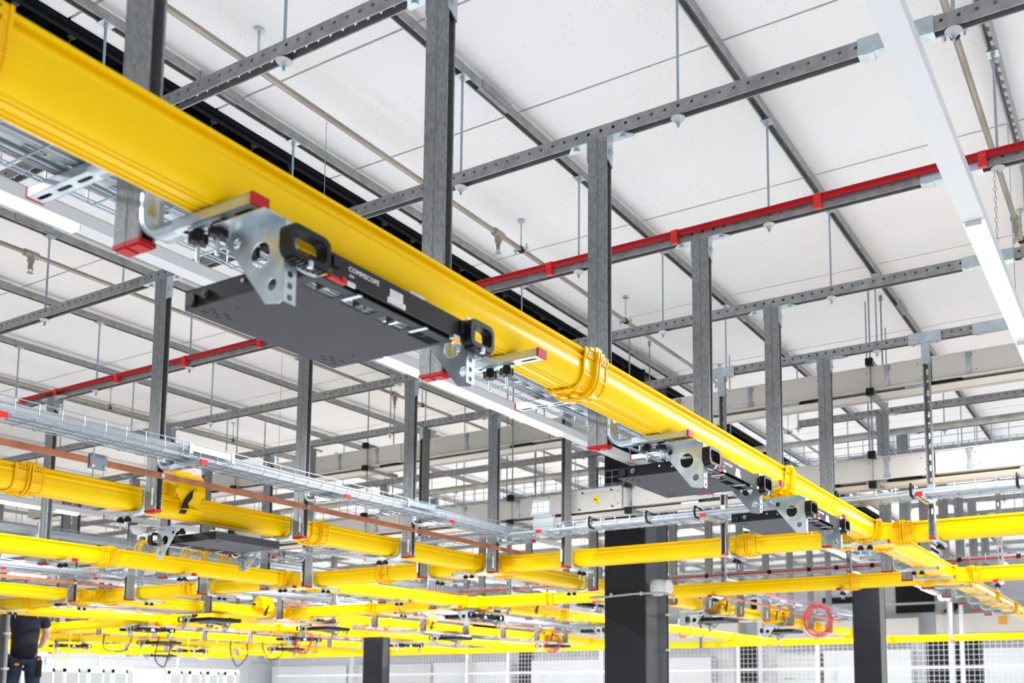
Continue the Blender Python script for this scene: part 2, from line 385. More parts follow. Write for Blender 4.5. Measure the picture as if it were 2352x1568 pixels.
# red pipe on the fourth rail
rpx = RX[3] - .019
o = empty('red_conduit', 'red plastic pipe lying along the fourth perforated rail', 'pipe', (rpx, 0, ZT + .052))
MB().tube([(0, y, .0015 * math.sin(y * 2)) for y in [-1 + .3 * k for k in range(32)]], .0175, 10).build('pipe', REDP, o)
cl = MB().cyl((0, -.018, 0), 'y', .0215, .036, 12).box(-.016, .004, -.018, .018, -.060, -.015).mesh('clip'); cl.materials.append(REDK)
for y in [-.17, .615, 1.394, 2.185, 2.987, 3.8, 4.6, 5.4, 6.2, 7.0, 7.8]: put(cl, 'clip', o, (0, y, 0))
MB().tube([(0, 8.28, 0), (.02, 8.34, .0)], .021, 10).build('coupling', REDK, o)
# ================================================================ STRUT POSTS
HT = ZT - ZB
def hexbolt(c, ax, sgn, r=.013, h=.010):
    m = MB(); c = Vector(c)
    if sgn < 0: c = c + Vector({'x': (-h, 0, 0), 'y': (0, -h, 0), 'z': (0, 0, -h)}[ax])
    return m.cyl(c, ax, r, h, 6)
def sweep_rect(path, w0, w1, t):
    """flat bar: path of (y,z) centre line, x from w0 to w1, thickness t"""
    m = MB(); n = len(path); N = []
    for i in range(n):
        a = Vector(path[max(i - 1, 0)]); b = Vector(path[min(i + 1, n - 1)]); d = (b - a).normalized(); N.append(Vector((-d.y, d.x)))
    A = [Vector(p) + q * t / 2 for p, q in zip(path, N)]; B = [Vector(p) - q * t / 2 for p, q in zip(path, N)]
    vs = [(w0, p.x, p.y) for p in A] + [(w1, p.x, p.y) for p in A] + [(w1, p.x, p.y) for p in B] + [(w0, p.x, p.y) for p in B]
    fs = []
    for i in range(n - 1):
        for k in range(4): fs.append((k * n + i, k * n + i + 1, ((k + 1) % 4) * n + i + 1, ((k + 1) % 4) * n + i))
    m.add(vs, fs, True); m.add(vs, [(0, n, 2 * n, 3 * n), (n - 1, 4 * n - 1, 3 * n - 1, 2 * n - 1)])
    return m
def knob_mesh():
    m = MB(); pts = []
    for k in range(24):
        a = 2 * PI * k / 24; r = .0215 if (k // 2) % 2 == 0 else .0165
        pts.append((r * math.cos(a), r * math.sin(a)))
    m.prism(pts, -.034, -.012, 'z'); m.cyl((0, 0, -.012), 'z', .012, .012, 10)
    return m
def arm(parent, y0, ztop, zb, sgn, L=.36, knobs=(), name='arm', hw=.022):
    """bent tube arm; starts on the post face y0 and runs sgn*y; zb = underside"""
    th = .025; zc = zb + th / 2; R = .055
    path = [(y0 + sgn * .012, ztop), (y0 + sgn * .012, zc + R)]
    for k in range(1, 9):
        a = PI / 2 * k / 8
        path.append((y0 + sgn * (.012 + R - R * math.cos(a)), zc + R - R * math.sin(a)))
    yb = y0 + sgn * (.012 + R + .05); path.append((yb, zc))
    m = sweep_rect(path, -hw, hw, th)
    ye = y0 + sgn * L
    ya, yb_ = (yb, ye) if sgn > 0 else (ye, yb)
    t = .0025
    m.box(-hw, -hw + t, ya, yb_, zb, zb + th).box(hw - t, hw, ya, yb_, zb, zb + th).box(-hw, hw, ya, yb_, zb + th - t, zb + th)
    m.perf(lambda u, v: (v, u, zb), ya, yb_, -hw, hw, .085, .030, .0065, rnd=False)
    m.perf(lambda u, v: (v, u, zb + t), ya, yb_, -hw, hw, .085, .030, .0065, rnd=False)
    o = m.build(name, ZINC, parent)
    c = MB().box(-hw - .001, hw + .001, min(ye, ye + sgn * .008), max(ye, ye + sgn * .008), zb - .001, zb + th + .001)
    c.build('arm_cap', REDC, o)
    MB().box(-.018, .018, y0 if sgn > 0 else y0 - .004, y0 + .004 if sgn > 0 else y0, ztop, ztop + .03).build('arm_plate', ZINC, o)
    if knobs:
        for ky in knobs:
            put(KN, 'knob', o, (.004, ky, zb)); put(KR, 'threaded_rod', o, (.004, ky, zb))
        ka, kb = min(knobs), max(knobs)
        MB().box(-.010, .018, ka - .02, kb + .02, zb - .0035, zb - .0005).build('clamp_bar', ZINC, o)
    return o
KN = knob_mesh().mesh('knob'); KN.materials.append(BLK)
KR = MB().tube([(0, 0, -.075), (0, 0, .03)], .0045, 6).mesh('threaded_rod'); KR.materials.append(ZINC)
DW = .0485          # depth of one channel, two back to back
def bracket(parent, sgn, short=False):
    """angle bracket between the post side and the rail above"""
    y0 = sgn * DW; z1 = HT; m = MB()
    # vertical plate on the slot face
    a, b = (y0, y0 + sgn * .005); lo, hi = min(a, b), max(a, b)
    pr = [(-.021, z1 - .10), (.021, z1 - .13), (.021, z1), (-.021, z1)]
    m.prism(pr, lo, hi, 'y')
    # horizontal plate under the rail
    ye = y0 + sgn * .115; pr2 = [(-.026, y0), (-.026, ye - sgn * .035), (.010, ye), (.026, ye), (.026, y0)]
    m.prism(pr2 if sgn < 0 else pr2[::-1], z1 - .005, z1 - .0002, 'z')
    o = m.build('angle_bracket', ZINC, parent)
    hexbolt((0, y0 + sgn * .005, z1 - .065), 'y', sgn).build('bolt', ZINC, o)
    hexbolt((0, y0 + sgn * .07, z1 - .005), 'z', -1).build('bolt', ZINC, o)
    return o
CPa = chan_prof(.044, DW)
def strut_post(kind):
    e = empty('strut_post', 'x', 'post', (0, 0, 0))
    if kind == 'double':
        MB().prism(CPa, 0, HT, 'z').build('channel', GALP, e)
        MB().prism([(-a, -b) for a, b in CPa], 0, HT, 'z').build('channel', GALP, e)
        MB().box(-.0225, .0225, .002, DW + .001, -.006, .004).box(-.018, .018, .006, DW - .006, -.010, -.006).build('end_cap', REDC, e)
        MB().box(-.0225, .0225, -DW - .001, -.002, -.007, .004).box(-.018, .018, -DW + .006, -.006, -.011, -.006).build('end_cap', REDC, e)
        bracket(e, 1); bracket(e, -1)
        arm(e, -DW, .14, -.010, -1, .37, (-DW - .24, -DW - .175))
        arm(e, DW, .34, .222, 1, .37, (), 'upper_arm')
    else:     # single slotted channel, slot towards -y, web slotted
        m = MB()
        for p in chan_open(.044, .045): m.prism([(a, -(b - .0225)) for a, b in p][::-1], 0, HT - .02, 'z')
        m.perf(lambda u, v: (v, .0225, u), 0, HT - .02, -.022, .022, .075, .022, .008, rnd=False)
        m.perf(lambda u, v: (v, .0197, u), 0, HT - .02, -.022, .022, .075, .022, .008, rnd=False)
        m.build('channel', GALP, e)
        MB().box(-.0225, .0225, -.0235, .0235, -.006, .004).build('end_cap', REDC, e)
        t = MB().box(-.11, .11, -.036, -.031, HT - .012, HT + .062).box(-.028, .028, -.0275, -.0225, HT - .16, HT - .012).box(-.11, .11, -.031, .0, HT - .012, HT - .007)
        o = t.build('tee_bracket', ZINC, e)
        for (bx, bz) in [(-.08, HT + .03), (.08, HT + .03), (0, HT - .06), (0, HT - .125)]:
            hexbolt((bx, -.036 if bz > HT else -.0275, bz), 'y', -1, .011, .008).build('bolt', ZINC, o)
        hexbolt((-.08, -.012, HT - .012), 'z', -1, .011, .008).build('bolt', ZINC, o); hexbolt((.08, -.012, HT - .012), 'z', -1, .011, .008).build('bolt', ZINC, o)
        arm(e, .0225, .14, -.010, 1, .37, (.20, .27))
        arm(e, -.0225, .34, .222, -1, .37, (), 'upper_arm')
    return e
PD = strut_post('double'); PS = strut_post('single')
protos_used = {'d': False, 's': False}
def stick(o, z):
    MB().box(-.0235, -.0222, .012, .028, z, z + .10).build('white_label', LAB, o)
def place_post(kind, x, y, rz, label, group, drop=(), z=ZB):
    P = PD if kind == 'd' else PS
    o = copy_tree(P, None, (x, y, z), rz, label, group, drop)
    return o
# ---- yellow duct rows along X: (name, centre line y of duct, post y, facing, x posts)
DWH = .0775; DZ = 1.060; DH = .132
rows = [
    dict(n='nearest', yc=1.785, py=2.0485, rz=0.0, xs=[1.344, 2.431, 3.518, 4.606, 5.693, 6.781, 8.45, 9.2, 10.05, 11.05, 12.0, 12.95, 13.9], x0=-1.2, x1=15.4),
    dict(n='second', yc=5.215, py=5.004, rz=PI, xs=[1.344, 2.431, 3.518, 4.62, 5.70, 6.79, 8.5, 9.3, 10.35, 11.4, 12.45, 13.45, 14.5, 15.5, 16.5], x0=0.5, x1=21.0),
    dict(n='third', yc=7.60, py=7.83, rz=0.0, xs=[2.431, 3.518, 4.56, 5.65, 6.8, 8.5, 9.4, 10.4, 11.5, 12.5, 13.5, 14.6, 15.6, 16.6], x0=1.0, x1=21.0),
    dict(n='fourth', yc=10.93, py=10.72, rz=PI, xs=[4.5, 5.6, 6.6, 8.42, 9.6, 10.6, 11.5, 12.65, 13.8, 14.93, 16.05, 17.1], x0=2.5, x1=21.0),
    dict(n='fifth', yc=13.45, py=13.68, rz=0.0, xs=[5.6, 6.7, 8.4, 9.5, 10.6, 11.7, 12.8, 13.9, 15.0, 16.1, 17.2], x0=3.5, x1=21.0),
    dict(n='sixth', yc=16.55, py=16.34, rz=PI, xs=[8.4, 9.5, 10.6, 11.7, 12.8, 13.9, 15.0, 16.1, 17.2], x0=5, x1=21.0),
    dict(n='seventh', yc=19.2, py=19.43, rz=0.0, xs=[9.5, 10.6, 11.7, 12.8, 13.9, 15.0, 16.1, 17.2, 18.3], x0=7, x1=21.0),
    dict(n='eighth', yc=22.2, py=21.99, rz=PI, xs=[11.7, 12.8, 13.9, 15.0, 16.1, 17.2, 18.3], x0=9, x1=21.0),
    dict(n='ninth', yc=24.9, py=25.13, rz=0.0, xs=[12.8, 15.0, 17.2], x0=10, x1=21.0),
]
cross = [dict(n='first', xc=7.03, px=6.803, xp=[], y0=-.3, y1=15.2), dict(n='second', xc=9.88, px=10.115, y0=-.3, y1=19), dict(n='far', xc=21.1, px=20.9, y0=-.5, y1=24)]
for R in rows:
    for k, x in enumerate(R['xs']):
        lab = 'grey double strut post of the %s duct row, %s from the camera' % (R['n'], ORD[k])
        drop = ('knob', 'threaded_rod', 'bolt', 'arm_plate', 'clamp_bar') if (x > 9 or R['yc'] > 11) else ()
        if R['yc'] > 12: drop = drop + ('angle_bracket', 'upper_arm')
        o = place_post('d', x + .022, R['py'], R['rz'], lab, 'strut posts of the %s duct row' % R['n'], drop)
        if R['n'] == 'second' and 1 < k < 12: 
            MB().box(.0222, .0236, .012, .028, .03, .13).build('white_label', LAB, o)
# cross rows posts
c1y = [1.333, 2.85, 4.27, 5.80, 7.25, 8.78, 10.0, 11.26, 12.7]
for k, y in enumerate(c1y):
    if y < 3:
        o = place_post('s', 6.781 + .0225, y, -PI / 2, 'slotted steel post in front of the first crossing yellow duct, %s from the right' % ORD[k], 'posts of the first crossing duct')
    else:
        o = place_post('d', 6.781 + DW, y, PI / 2, 'double strut post in front of the first crossing yellow duct, %s from the right' % ORD[k], 'posts of the first crossing duct')
        MB().box(.008, .026, DW + .0005, DW + .0015, .04, .14).build('white_label', LAB, o)
for k, y in enumerate([1.352, 2.841, 4.254, 5.7, 7.18, 8.7, 10.2, 12.5]):
    place_post('s', 10.10 + .02, y, PI / 2, 'slotted steel post behind the second crossing yellow duct, %s from the right' % ORD[k], 'posts of the second crossing duct')
for k, y in enumerate([1.9, 3.8, 5.6, 7.5, 9.4, 11.3, 13.2]):
    place_post('s', 20.95, y, -PI / 2, 'slotted post in front of the far crossing duct, %s from the right' % ORD[k], 'posts of the far crossing duct', ('knob', 'threaded_rod', 'bolt', 'upper_arm'))
for P in (PD, PS):
    for c in list(P.children_recursive): bpy.data.objects.remove(c)
    bpy.data.objects.remove(P)
# ================================================================ YELLOW CABLE DUCTS
w = DWH
HP = [(w + .004, DH), (w + .009, DH - .003), (w + .011, DH - .008), (w + .010, DH - .013), (w + .005, DH - .015), (w - .006, DH - .017), (w - .007, DH - .025), (w + .003, DH - .027), (w + .006, DH - .032), (w + .005, DH - .038), (w + .001, DH - .043), (w + .0025, .080), (w + .0032, .070), (w + .003, .060), (w + .002, .050), (w - .0005, .038), (w - .005, .026), (w - .012, .0145), (w - .022, .006), (w - .036, .001),
      (w - .040, .001), (w - .0415, -.004), (w - .046, -.004), (w - .0475, .001), (w - .058, .001), (w - .0595, -.003), (w - .064, -.003), (w - .0655, .001)]
OUT = HP + [(-a, b) for a, b in HP[::-1]]
IN = [(w - .0035, DH), (w - .0035, .050), (w - .006, .036), (w - .013, .020), (w - .024, .010), (w - .04, .005)]
IN = IN + [(-a, b) for a, b in IN[::-1]]
DUCT = OUT + IN[::-1]
TM = {}
def duct_mesh(L):
    k = round(L, 3)
    if k not in TM:
        m = MB(); n = len(DUCT)
        vs = [(0, p[0], p[1]) for p in DUCT] + [(k, p[0], p[1]) for p in DUCT]
        q1 = [p for p in range(n) if 10 <= p <= 18]; nh = len(HP); q2 = [2 * nh - 2 - p for p in q1]
        m.add(vs, [(i, (i + 1) % n, n + (i + 1) % n, n + i) for i in range(n) if i not in q1 and i not in q2], False)
        m.add(vs, [(i, (i + 1) % n, n + (i + 1) % n, n + i) for i in q1], True)
        m.add(vs, [(i, (i + 1) % n, n + (i + 1) % n, n + i) for i in q2], True)
        # end faces as quads between outer and inner rim kept simple
        m.add(vs, [tuple(range(n))[::-1], tuple(range(n, 2 * n))])
        me = m.mesh('duct_section'); me.materials.append(YEL)
        # smooth the rounded corner faces
        TM[k] = me
    return TM[k]
def offset_out(d):
    B_ = [(w + .013, DH), (w + .013, DH - .02), (w + .008, DH - .04), (w + .006, .060), (w + .003, .038), (w - .008, .015), (w - .023, .001), (w - .036, -.003), (w - .06, -.005)]
    R = []
    for i, (a, b) in enumerate(B_):
        p = Vector(B_[max(i - 1, 0)]); q = Vector(B_[min(i + 1, len(B_) - 1)]); t = (q - p).normalized(); nrm = Vector((-t.y, t.x))
        if nrm.x * 1 + (-nrm.y) * .2 < 0: nrm = -nrm
        if i > 5 and nrm.y > 0: nrm = -nrm
        R.append((a + nrm.x * d, b + nrm.y * d))
    return R + [(-a, b) for a, b in R[::-1]]
def collar(m, x0, x1, d0, d1):
    A = offset_out(d0); B_ = offset_out(d1)
    poly = B_ + A[::-1]; n = len(poly); k = len(A)
    vs = [(x0, *p) for p in poly] + [(x1, *p) for p in poly]
    m.add(vs, [(i, (i + 1) % n, n + (i + 1) % n, n + i) for i in range(n)])
    for i in range(k - 1):
        m.add(vs, [(i, i + 1, n - 2 - i, n - 1 - i), (n + i, n + n - 1 - i, n + n - 2 - i, n + i + 1)])
def coupler_mesh():
    m = MB(); h = .078
    collar(m, -h, h, 0.0, .004)
    for x0, x1, d in [(-h, -h + .006, .008), (h - .006, h, .008), (-.012, -.005, .020), (.005, .012, .020)]: collar(m, x0, x1, .004, d)
    # ribs on both walls
    for sg in (-1, 1):
        for zz in (.038, .056, .074, .092):
            y0 = sg * (w + .006); y1 = sg * (w + .011)
            m.box(-h, h, min(y0, y1), max(y0, y1), zz, zz + .004)
        for sx in (-1, 1):
            # trussed hinge pieces near the rim
            y0 = sg * (w + .012); y1 = sg * (w + .020); a, b = min(y0, y1), max(y0, y1)
            m.box(min(sx * .016, sx * .066), max(sx * .016, sx * .066), a, b, .118, .123)
            m.box(min(sx * .016, sx * .066), max(sx * .016, sx * .066), a, b, .098, .103)
            for q in range(3):
                xa = sx * (.020 + q * .016)
                m.box(min(xa, xa + sx * .005), max(xa, xa + sx * .005), a, b, .098, .123)
            # rim hooks
            m.box(min(sx * .02, sx * .05), max(sx * .02, sx * .05), min(sg * (w - .006), sg * (w + .022)), max(sg * (w - .006), sg * (w + .022)), .128, .138)
            # bottom latches
            m.box(min(sx * .014, sx * .046), max(sx * .014, sx * .046), min(sg * .012, sg * .034), max(sg * .012, sg * .034), -.022, -.004)
            m.box(min(sx * .030, sx * .07), max(sx * .030, sx * .07), min(sg * .040, sg * .058), max(sg * .040, sg * .058), -.012, .0)
        m.box(-.02, .02, min(sg * w, sg * (w + .026)), max(sg * w, sg * (w + .026)), .118, .146)
    me = m.mesh('coupler'); me.materials.append(YELD); return me
CM = coupler_mesh()
BK = MB().cyl((0, 0, 0), 'z', .016, .014, 10).cyl((0, 0, .014), 'z', .010, .006, 8).mesh('black_knob'); BK.materials.append(BLK)
def junction_mesh():
    m = MB(); R = .13; L = w + R + .01; pts = []
    n = 8
    arcs = []
    for (sx, sy, a0) in [(1, 1, PI), (-1, 1, 0), (-1, -1, 0), (1, -1, PI)]:
        cx, cy = sx * (w + R), sy * (w + R); arc = []
        for k in range(n + 1):
            t = PI / 2 * k / n
            # from (w, w+R) side to (w+R, w)
            arc.append((cx - sx * R * math.cos(t), cy - sy * R * math.sin(t)))
        arcs.append(arc)
    # outline, counter-clockwise: start right branch
    ol = []
    ol += [(L, -w), (L, w)] + arcs[0][::-1] + [(w, L), (-w, L)] + arcs[1] + [(-L, w), (-L, -w)] + arcs[2][::-1] + [(-w, -L), (w, -L)] + arcs[3]
    m.prism(ol, -.002, .004, 'z')
    inner = [(a * .8, b * .8) for a, b in ol]; m.prism(inner, -.008, -.002, 'z')
    for arc in arcs:
        for off0, off1, z0, z1 in [(0, .004, 0, DH), (-.001, .009, DH - .016, DH), (-.003, .012, .0, .012)]:
            A = []
            sx = 1 if arc[0][0] > 0 else -1; sy = 1 if arc[0][1] > 0 else -1
            cx, cy = sx * (w + R), sy * (w + R)
            for rr in (R - off0, R - off1):
                A.append([(cx - sx * rr * math.cos(PI / 2 * k / n), cy - sy * rr * math.sin(PI / 2 * k / n)) for k in range(n + 1)])
            poly = A[0] + A[1][::-1]
            N = len(poly); vs = [(p[0], p[1], z0) for p in poly] + [(p[0], p[1], z1) for p in poly]
            m.add(vs, [(i, (i + 1) % N, N + (i + 1) % N, N + i) for i in range(N)])
            K = len(A[0])
            for i in range(K - 1): m.add(vs, [(i, i + 1, N - 2 - i, N - 1 - i), (N + i, N + N - 1 - i, N + N - 2 - i, N + i + 1)])
    me = m.mesh('body'); me.materials.append(YEL); return me
JM = junction_mesh(); JL = w + .13 + .01
def run(label, group, org, rz, length, joints, cuts, far=False):
    """joints = couplers positions; cuts = junction centres; positions measured along the run"""
    e = empty('cable_duct', label, 'cable duct', (org[0], org[1], DZ), rz, group)
    ev = []
    st = 0.0; segs = []
    marks = sorted([(j, 'c') for j in joints] + [(c, 'j') for c in cuts])
    for p, t in marks:
        if t == 'c': segs.append((st, p)); st = p
        else: segs.append((st, p - JL)); st = p + JL
    segs.append((st, length))
    for a, b in segs:
        if b - a > .02: put(duct_mesh(b - a), 'duct_section', e, (a, 0, 0))
    for j in joints + [c - JL for c in cuts] + [c + JL for c in cuts]:
        if 0 < j < length:
            c = put(CM, 'coupler', e, (j, 0, 0))
            if not far and j in joints: put(BK, 'black_knob', c, (.0, .07, .145))
    return e
for k, R in enumerate(rows):
    cuts = [c['xc'] - R['x0'] for c in cross if R['x0'] < c['xc'] - .3 and c['xc'] < R['x1'] + .5]
    js = [.80, 2.9, 4.96, 12.4, 14.0, 16.2, 18.3] if k == 0 else [2.9, 4.94, 12.0, 14.1, 16.3, 18.4]
    js = [j - R['x0'] for j in js if R['x0'] + .3 < j < R['x1'] - .3]
    names = {'nearest': 'large foreground yellow cable duct running away under the white ceiling', 'second': 'second yellow cable duct row, behind the posts with the copper bar'}
    lab = names.get(R['n'], '%s yellow cable duct row from the foreground, running away to the right' % R['n'])
    run(lab, 'yellow cable ducts', (R['x0'], R['yc']), 0, R['x1'] - R['x0'], js, [c for c in cuts if c < R['x1'] - R['x0'] - .3], k > 2)
for k, C in enumerate(cross):
    cuts = [R['yc'] - C['y0'] for R in rows if R['x0'] + .3 < C['xc'] < R['x1'] + .4 and C['y0'] < R['yc'] < C['y1']]
    js = [j - C['y0'] for j in ([2.74, 6.4, 9.2, 12.2] if k < 2 else [4.5, 9, 13.5])]
    lab = ['yellow cable duct crossing the picture in front of the big black column', 'yellow cable duct crossing just below the round white sounder on the column', 'thin far yellow cable duct crossing in front of the mesh fence'][k]
    run(lab, 'yellow cable ducts', (C['xc'], C['y0']), PI / 2, C['y1'] - C['y0'], js, cuts, k > 1)
    for R in rows:
        if R['x0'] + .3 < C['xc'] < R['x1'] + .4 and C['y0'] < R['yc'] < C['y1']:
            j = empty('duct_junction', 'four way yellow duct junction where %s row meets the %s crossing duct' % (R['n'], C['n']), 'junction', (C['xc'], R['yc'], DZ), 0, 'yellow duct junctions')
            put(JM, 'body', j, (0, 0, 0))
# ================================================================ WIRE BASKETS
def basket(name, label, axis, a0, a1, b0, b1, z0, hh, pitch=.113, r=.0028, nl=4, group='wire cable baskets'):
    """axis 'x': runs along x from a0..a1, across y b0..b1"""
    L = a1 - a0; W = b1 - b0; m = MB()
    T = (lambda u, v, z: (u, v, z)) if axis == 'x' else (lambda u, v, z: (v, u, z))
    for v, z in [(0, hh), (W, hh), (0, hh * .55), (W, hh * .55)] + [(W * (k + .5) / nl, 0) for k in range(nl)] + [(.012, .004), (W - .012, .004)]:
        m.tube([T(0, v, z), T(L, v, z)], r, 4, smooth=False)
    n = int(L / pitch)
    for k in range(n + 1):
        u = k * pitch
        m.tube([T(u, 0, hh), T(u, 0, .02), T(u, .006, .008), T(u, .02, -.003), T(u, W - .02, -.003), T(u, W - .006, .008), T(u, W, .02), T(u, W, hh)], r, 4, cap=False, smooth=False)
    loc = (a0, b0, z0) if axis == 'x' else (b0, a0, z0)
    e = empty(name, label, 'cable basket', loc, 0, group)
    m.build('wire_mesh', WIRE, e, kind='stuff')
    return e
# main row basket behind the foreground duct
bm = basket('wire_basket', 'zinc wire basket with slotted strips behind the foreground yellow duct', 'x', -1.0, 14.0, 2.14, 2.44, 1.292, .085)
for x in (0.4, 1.5, 2.6, 3.7, 4.8, 5.9):
    MB().perf(lambda u, v: (u, v, .012), 0, .9, -.03, .03, .11, .03, .012, rnd=False).perf(lambda u, v: (u, v, .015), 0, .9, -.03, .03, .11, .03, .012, rnd=False).build('slotted_strip', ZINC, bm, (x + 1.0 - .4, .17, 0))
o = MB(); o.prism([(.004, .0), (.13, .0), (.14, .035), (.12, .06), (.02, .06), (-.002, .03)], 0, 9.0, 'x'); o = o.build('grey_duct_cover', GRYC, None, (-1.0, 2.16, 1.298)); tag(o, 'smooth grey cable cover lying in the basket behind the foreground duct', 'cable cover')
for k, (y, z, r) in enumerate([(2.33, 1.306, .006), (2.35, 1.305, .005), (2.37, 1.307, .006)]):
    o = MB().tube([(x_, .012 * math.sin(x_ * 3 + k), .004 * math.sin(x_ * 5)) for x_ in [.25 * q for q in range(56)]], r, 6).build('cable', GRYC, None, (-1.0, y, z))
    tag(o, 'thin grey cable in the basket behind the foreground duct, %s from the left edge' % ORD[k], 'cable', 'thin cables in the basket behind the foreground duct')
# second row basket (camera side of its posts)
ba = basket('wire_basket', 'zinc wire basket carrying thick grey cables above the copper bar', 'x', .6, 6.95, 4.61, 4.86, 1.300, .072)
for x in (3.46, 5.25): MB().box(0, .30, -.006, -.002, .028, .062).box(0, .02, -.010, -.002, .01, .07).box(.28, .30, -.010, -.002, .01, .07).build('coupling_plate', ZINC, ba, (x - .6, 0, 0))
for k, (y, z, r, mt) in enumerate([(4.68, 1.336, .032, GRYC), (4.755, 1.334, .03, GRYC), (4.82, 1.330, .026, GRYC)]):
    o = MB().tube([(x_, .004 * math.sin(x_ * 2 + k), .002 * math.sin(x_ * 3)) for x_ in [.35 * q for q in range(18)]], r, 12).build('thick_cable', mt, None, (.75, y, z))
    tag(o, ['pale thick cable nearest the camera in the basket above the copper bar', 'middle grey thick cable in the basket above the copper bar', 'rear grey thick cable in the basket above the copper bar'][k], 'cable', 'thick cables above the copper bar')
# other rows
BR = [('third', 8.0, 2.0, 16.0), ('fourth', 10.3, 3.0, 18.0), ('fifth', 13.8, 5.0, 18.0)]
for n_, y, a, b_ in BR:
    basket('wire_basket', 'wire basket beside the posts of the %s yellow duct row' % n_, 'x', a, b_, y, y + .25, 1.30, .07, .15)
    o = MB().tube([(0, 0, 0), (b_ - a, 0, 0)], .03, 8).tube([(0, .07, 0), (b_ - a, .07, 0)], .028, 8).build('thick_cable', GRYC, None, (a, y + .08, 1.336))
    tag(o, 'pair of grey cables in the wire basket of the %s duct row' % n_, 'cable')
o = basket('wire_basket', 'wire basket with red cables over the far part of the second duct row', 'x', 11.0, 17.5, 4.60, 4.86, 1.30, .07, .12)
for k in range(2):
    o = MB().tube([(0, 0, 0), (6.5, 0, 0)], .012, 6).build('red_cable', REDCAB, None, (11.0, 4.65 + .05 * k, 1.318 + .01 * k)); tag(o, '%s straight red cable in the far wire basket' % ('front' if k == 0 else 'rear'), 'cable', 'red cables in far basket')
# crossing basket with white cable bundle, camera side of the first crossing posts
bc = basket('wire_basket', 'wire basket full of white cables crossing above the first crossing yellow duct', 'y', -.5, 13.0, 6.50, 6.74, 1.285, .066, .125)
for k in range(11):
    yy = (k % 6); zz = (k // 6)
    xq = 6.53 + .034 * yy + .015 * zz; zq = 1.300 + .022 * zz
    y1 = 4.15 if k != 0 else 7.0
    o = MB().tube([(.004 * math.sin(u * 4 + k), u, .003 * math.sin(u * 5 + k * 2)) for u in [.3 * q for q in range(int((y1 + .5) / .3) + 1)]], .0115, 6).build('white_cable', WHTC, None, (xq, -.5, zq))
    tag(o, 'white data cable in the crossing basket, %s layer, %s from the camera side' % ('upper' if zz else 'lower', ORD[yy]), 'cable', 'bundle of white cables in the crossing wire basket')
for k, y in enumerate([.35, .75, 1.40, 1.9, 2.35, 2.95, 3.35, 3.85]):
    o = MB().tube([(6.745 - 6.6, 0, .03), (6.49 - 6.6, 0, .045), (6.485 - 6.6, 0, .0), (6.50 - 6.6, 0, -.03), (6.56 - 6.6, 0, -.035)], .009, 5).build('cable_tie', BLK, None, (6.6, y, 1.315))
    tag(o, 'black strap round the white cable bundle, %s from the right' % ORD[k], 'strap', 'black straps on the white cable bundle')
# basket for second crossing (red cables)
bd = basket('wire_basket', 'wire basket with red edged cables behind the second crossing yellow duct', 'y', -.3, 12.0, 10.20, 10.44, 1.30, .07, .15)
o = MB().tube([(0, 0, 0), (0, 9.0, 0)], .010, 6).build('red_cable', REDCAB, None, (10.24, -.3, 1.322)); tag(o, 'red cable along the wire basket behind the second crossing duct', 'cable')
o = MB().tube([(0, 0, 0), (0, 9.0, 0)], .028, 8).build('thick_cable', GRYC, None, (10.33, -.3, 1.340)); tag(o, 'grey cable along the wire basket behind the second crossing duct', 'cable')
for k, y in enumerate([.6, 1.2, 1.75, 2.3, 2.62, 3.0, 3.3, 3.75, 4.5, 5.2, 6.0]):
    o = MB().box(-.008, .008, -.02, .02, 0, .045).build('cable_tie', BLK, None, (10.205, y, 1.300)); tag(o, 'small black clip on the red edged far basket, %s from the right' % ORD[k], 'clip', 'black clips on the far basket')
# upper wide basket beyond the pale trunking
bu = basket('wire_basket', 'wide empty wire basket between the two pale trunkings', 'y', .2, 9.5, 7.50, 7.98, 1.840, .135, .118, .0034, 9)
o = MB().tube([(0, 0, 0), (0, 9.5, 0)], .030, 10).build('grey_conduit', nmat('weathered_pipe', (.42, .40, .38), .5, .2, noise=.2, scale=10), None, (8.66, .2, 2.30)); tag(o, 'weathered grey pipe running above the wide wire basket', 'pipe')
for k, y in enumerate([1.9, 3.3, 5.3, 6.3]):
    e = empty('trapeze_hanger', 'dark steel channel trapeze under the wide wire basket, %s from the right' % ORD[k], 'hanger', (7.45, y, 1.825), 0, 'trapezes of the wide basket')
    MB().box(-.05, .62, -.02, .02, -.035, .0).build('channel', GALV, e)
    MB().tube([(-.03, 0, -.05), (-.03, 0, 1.21)], .006, 5).build('rod', ROD, e); MB().tube([(.6, 0, -.05), (.6, 0, 1.21)], .006, 5).build('rod', ROD, e)
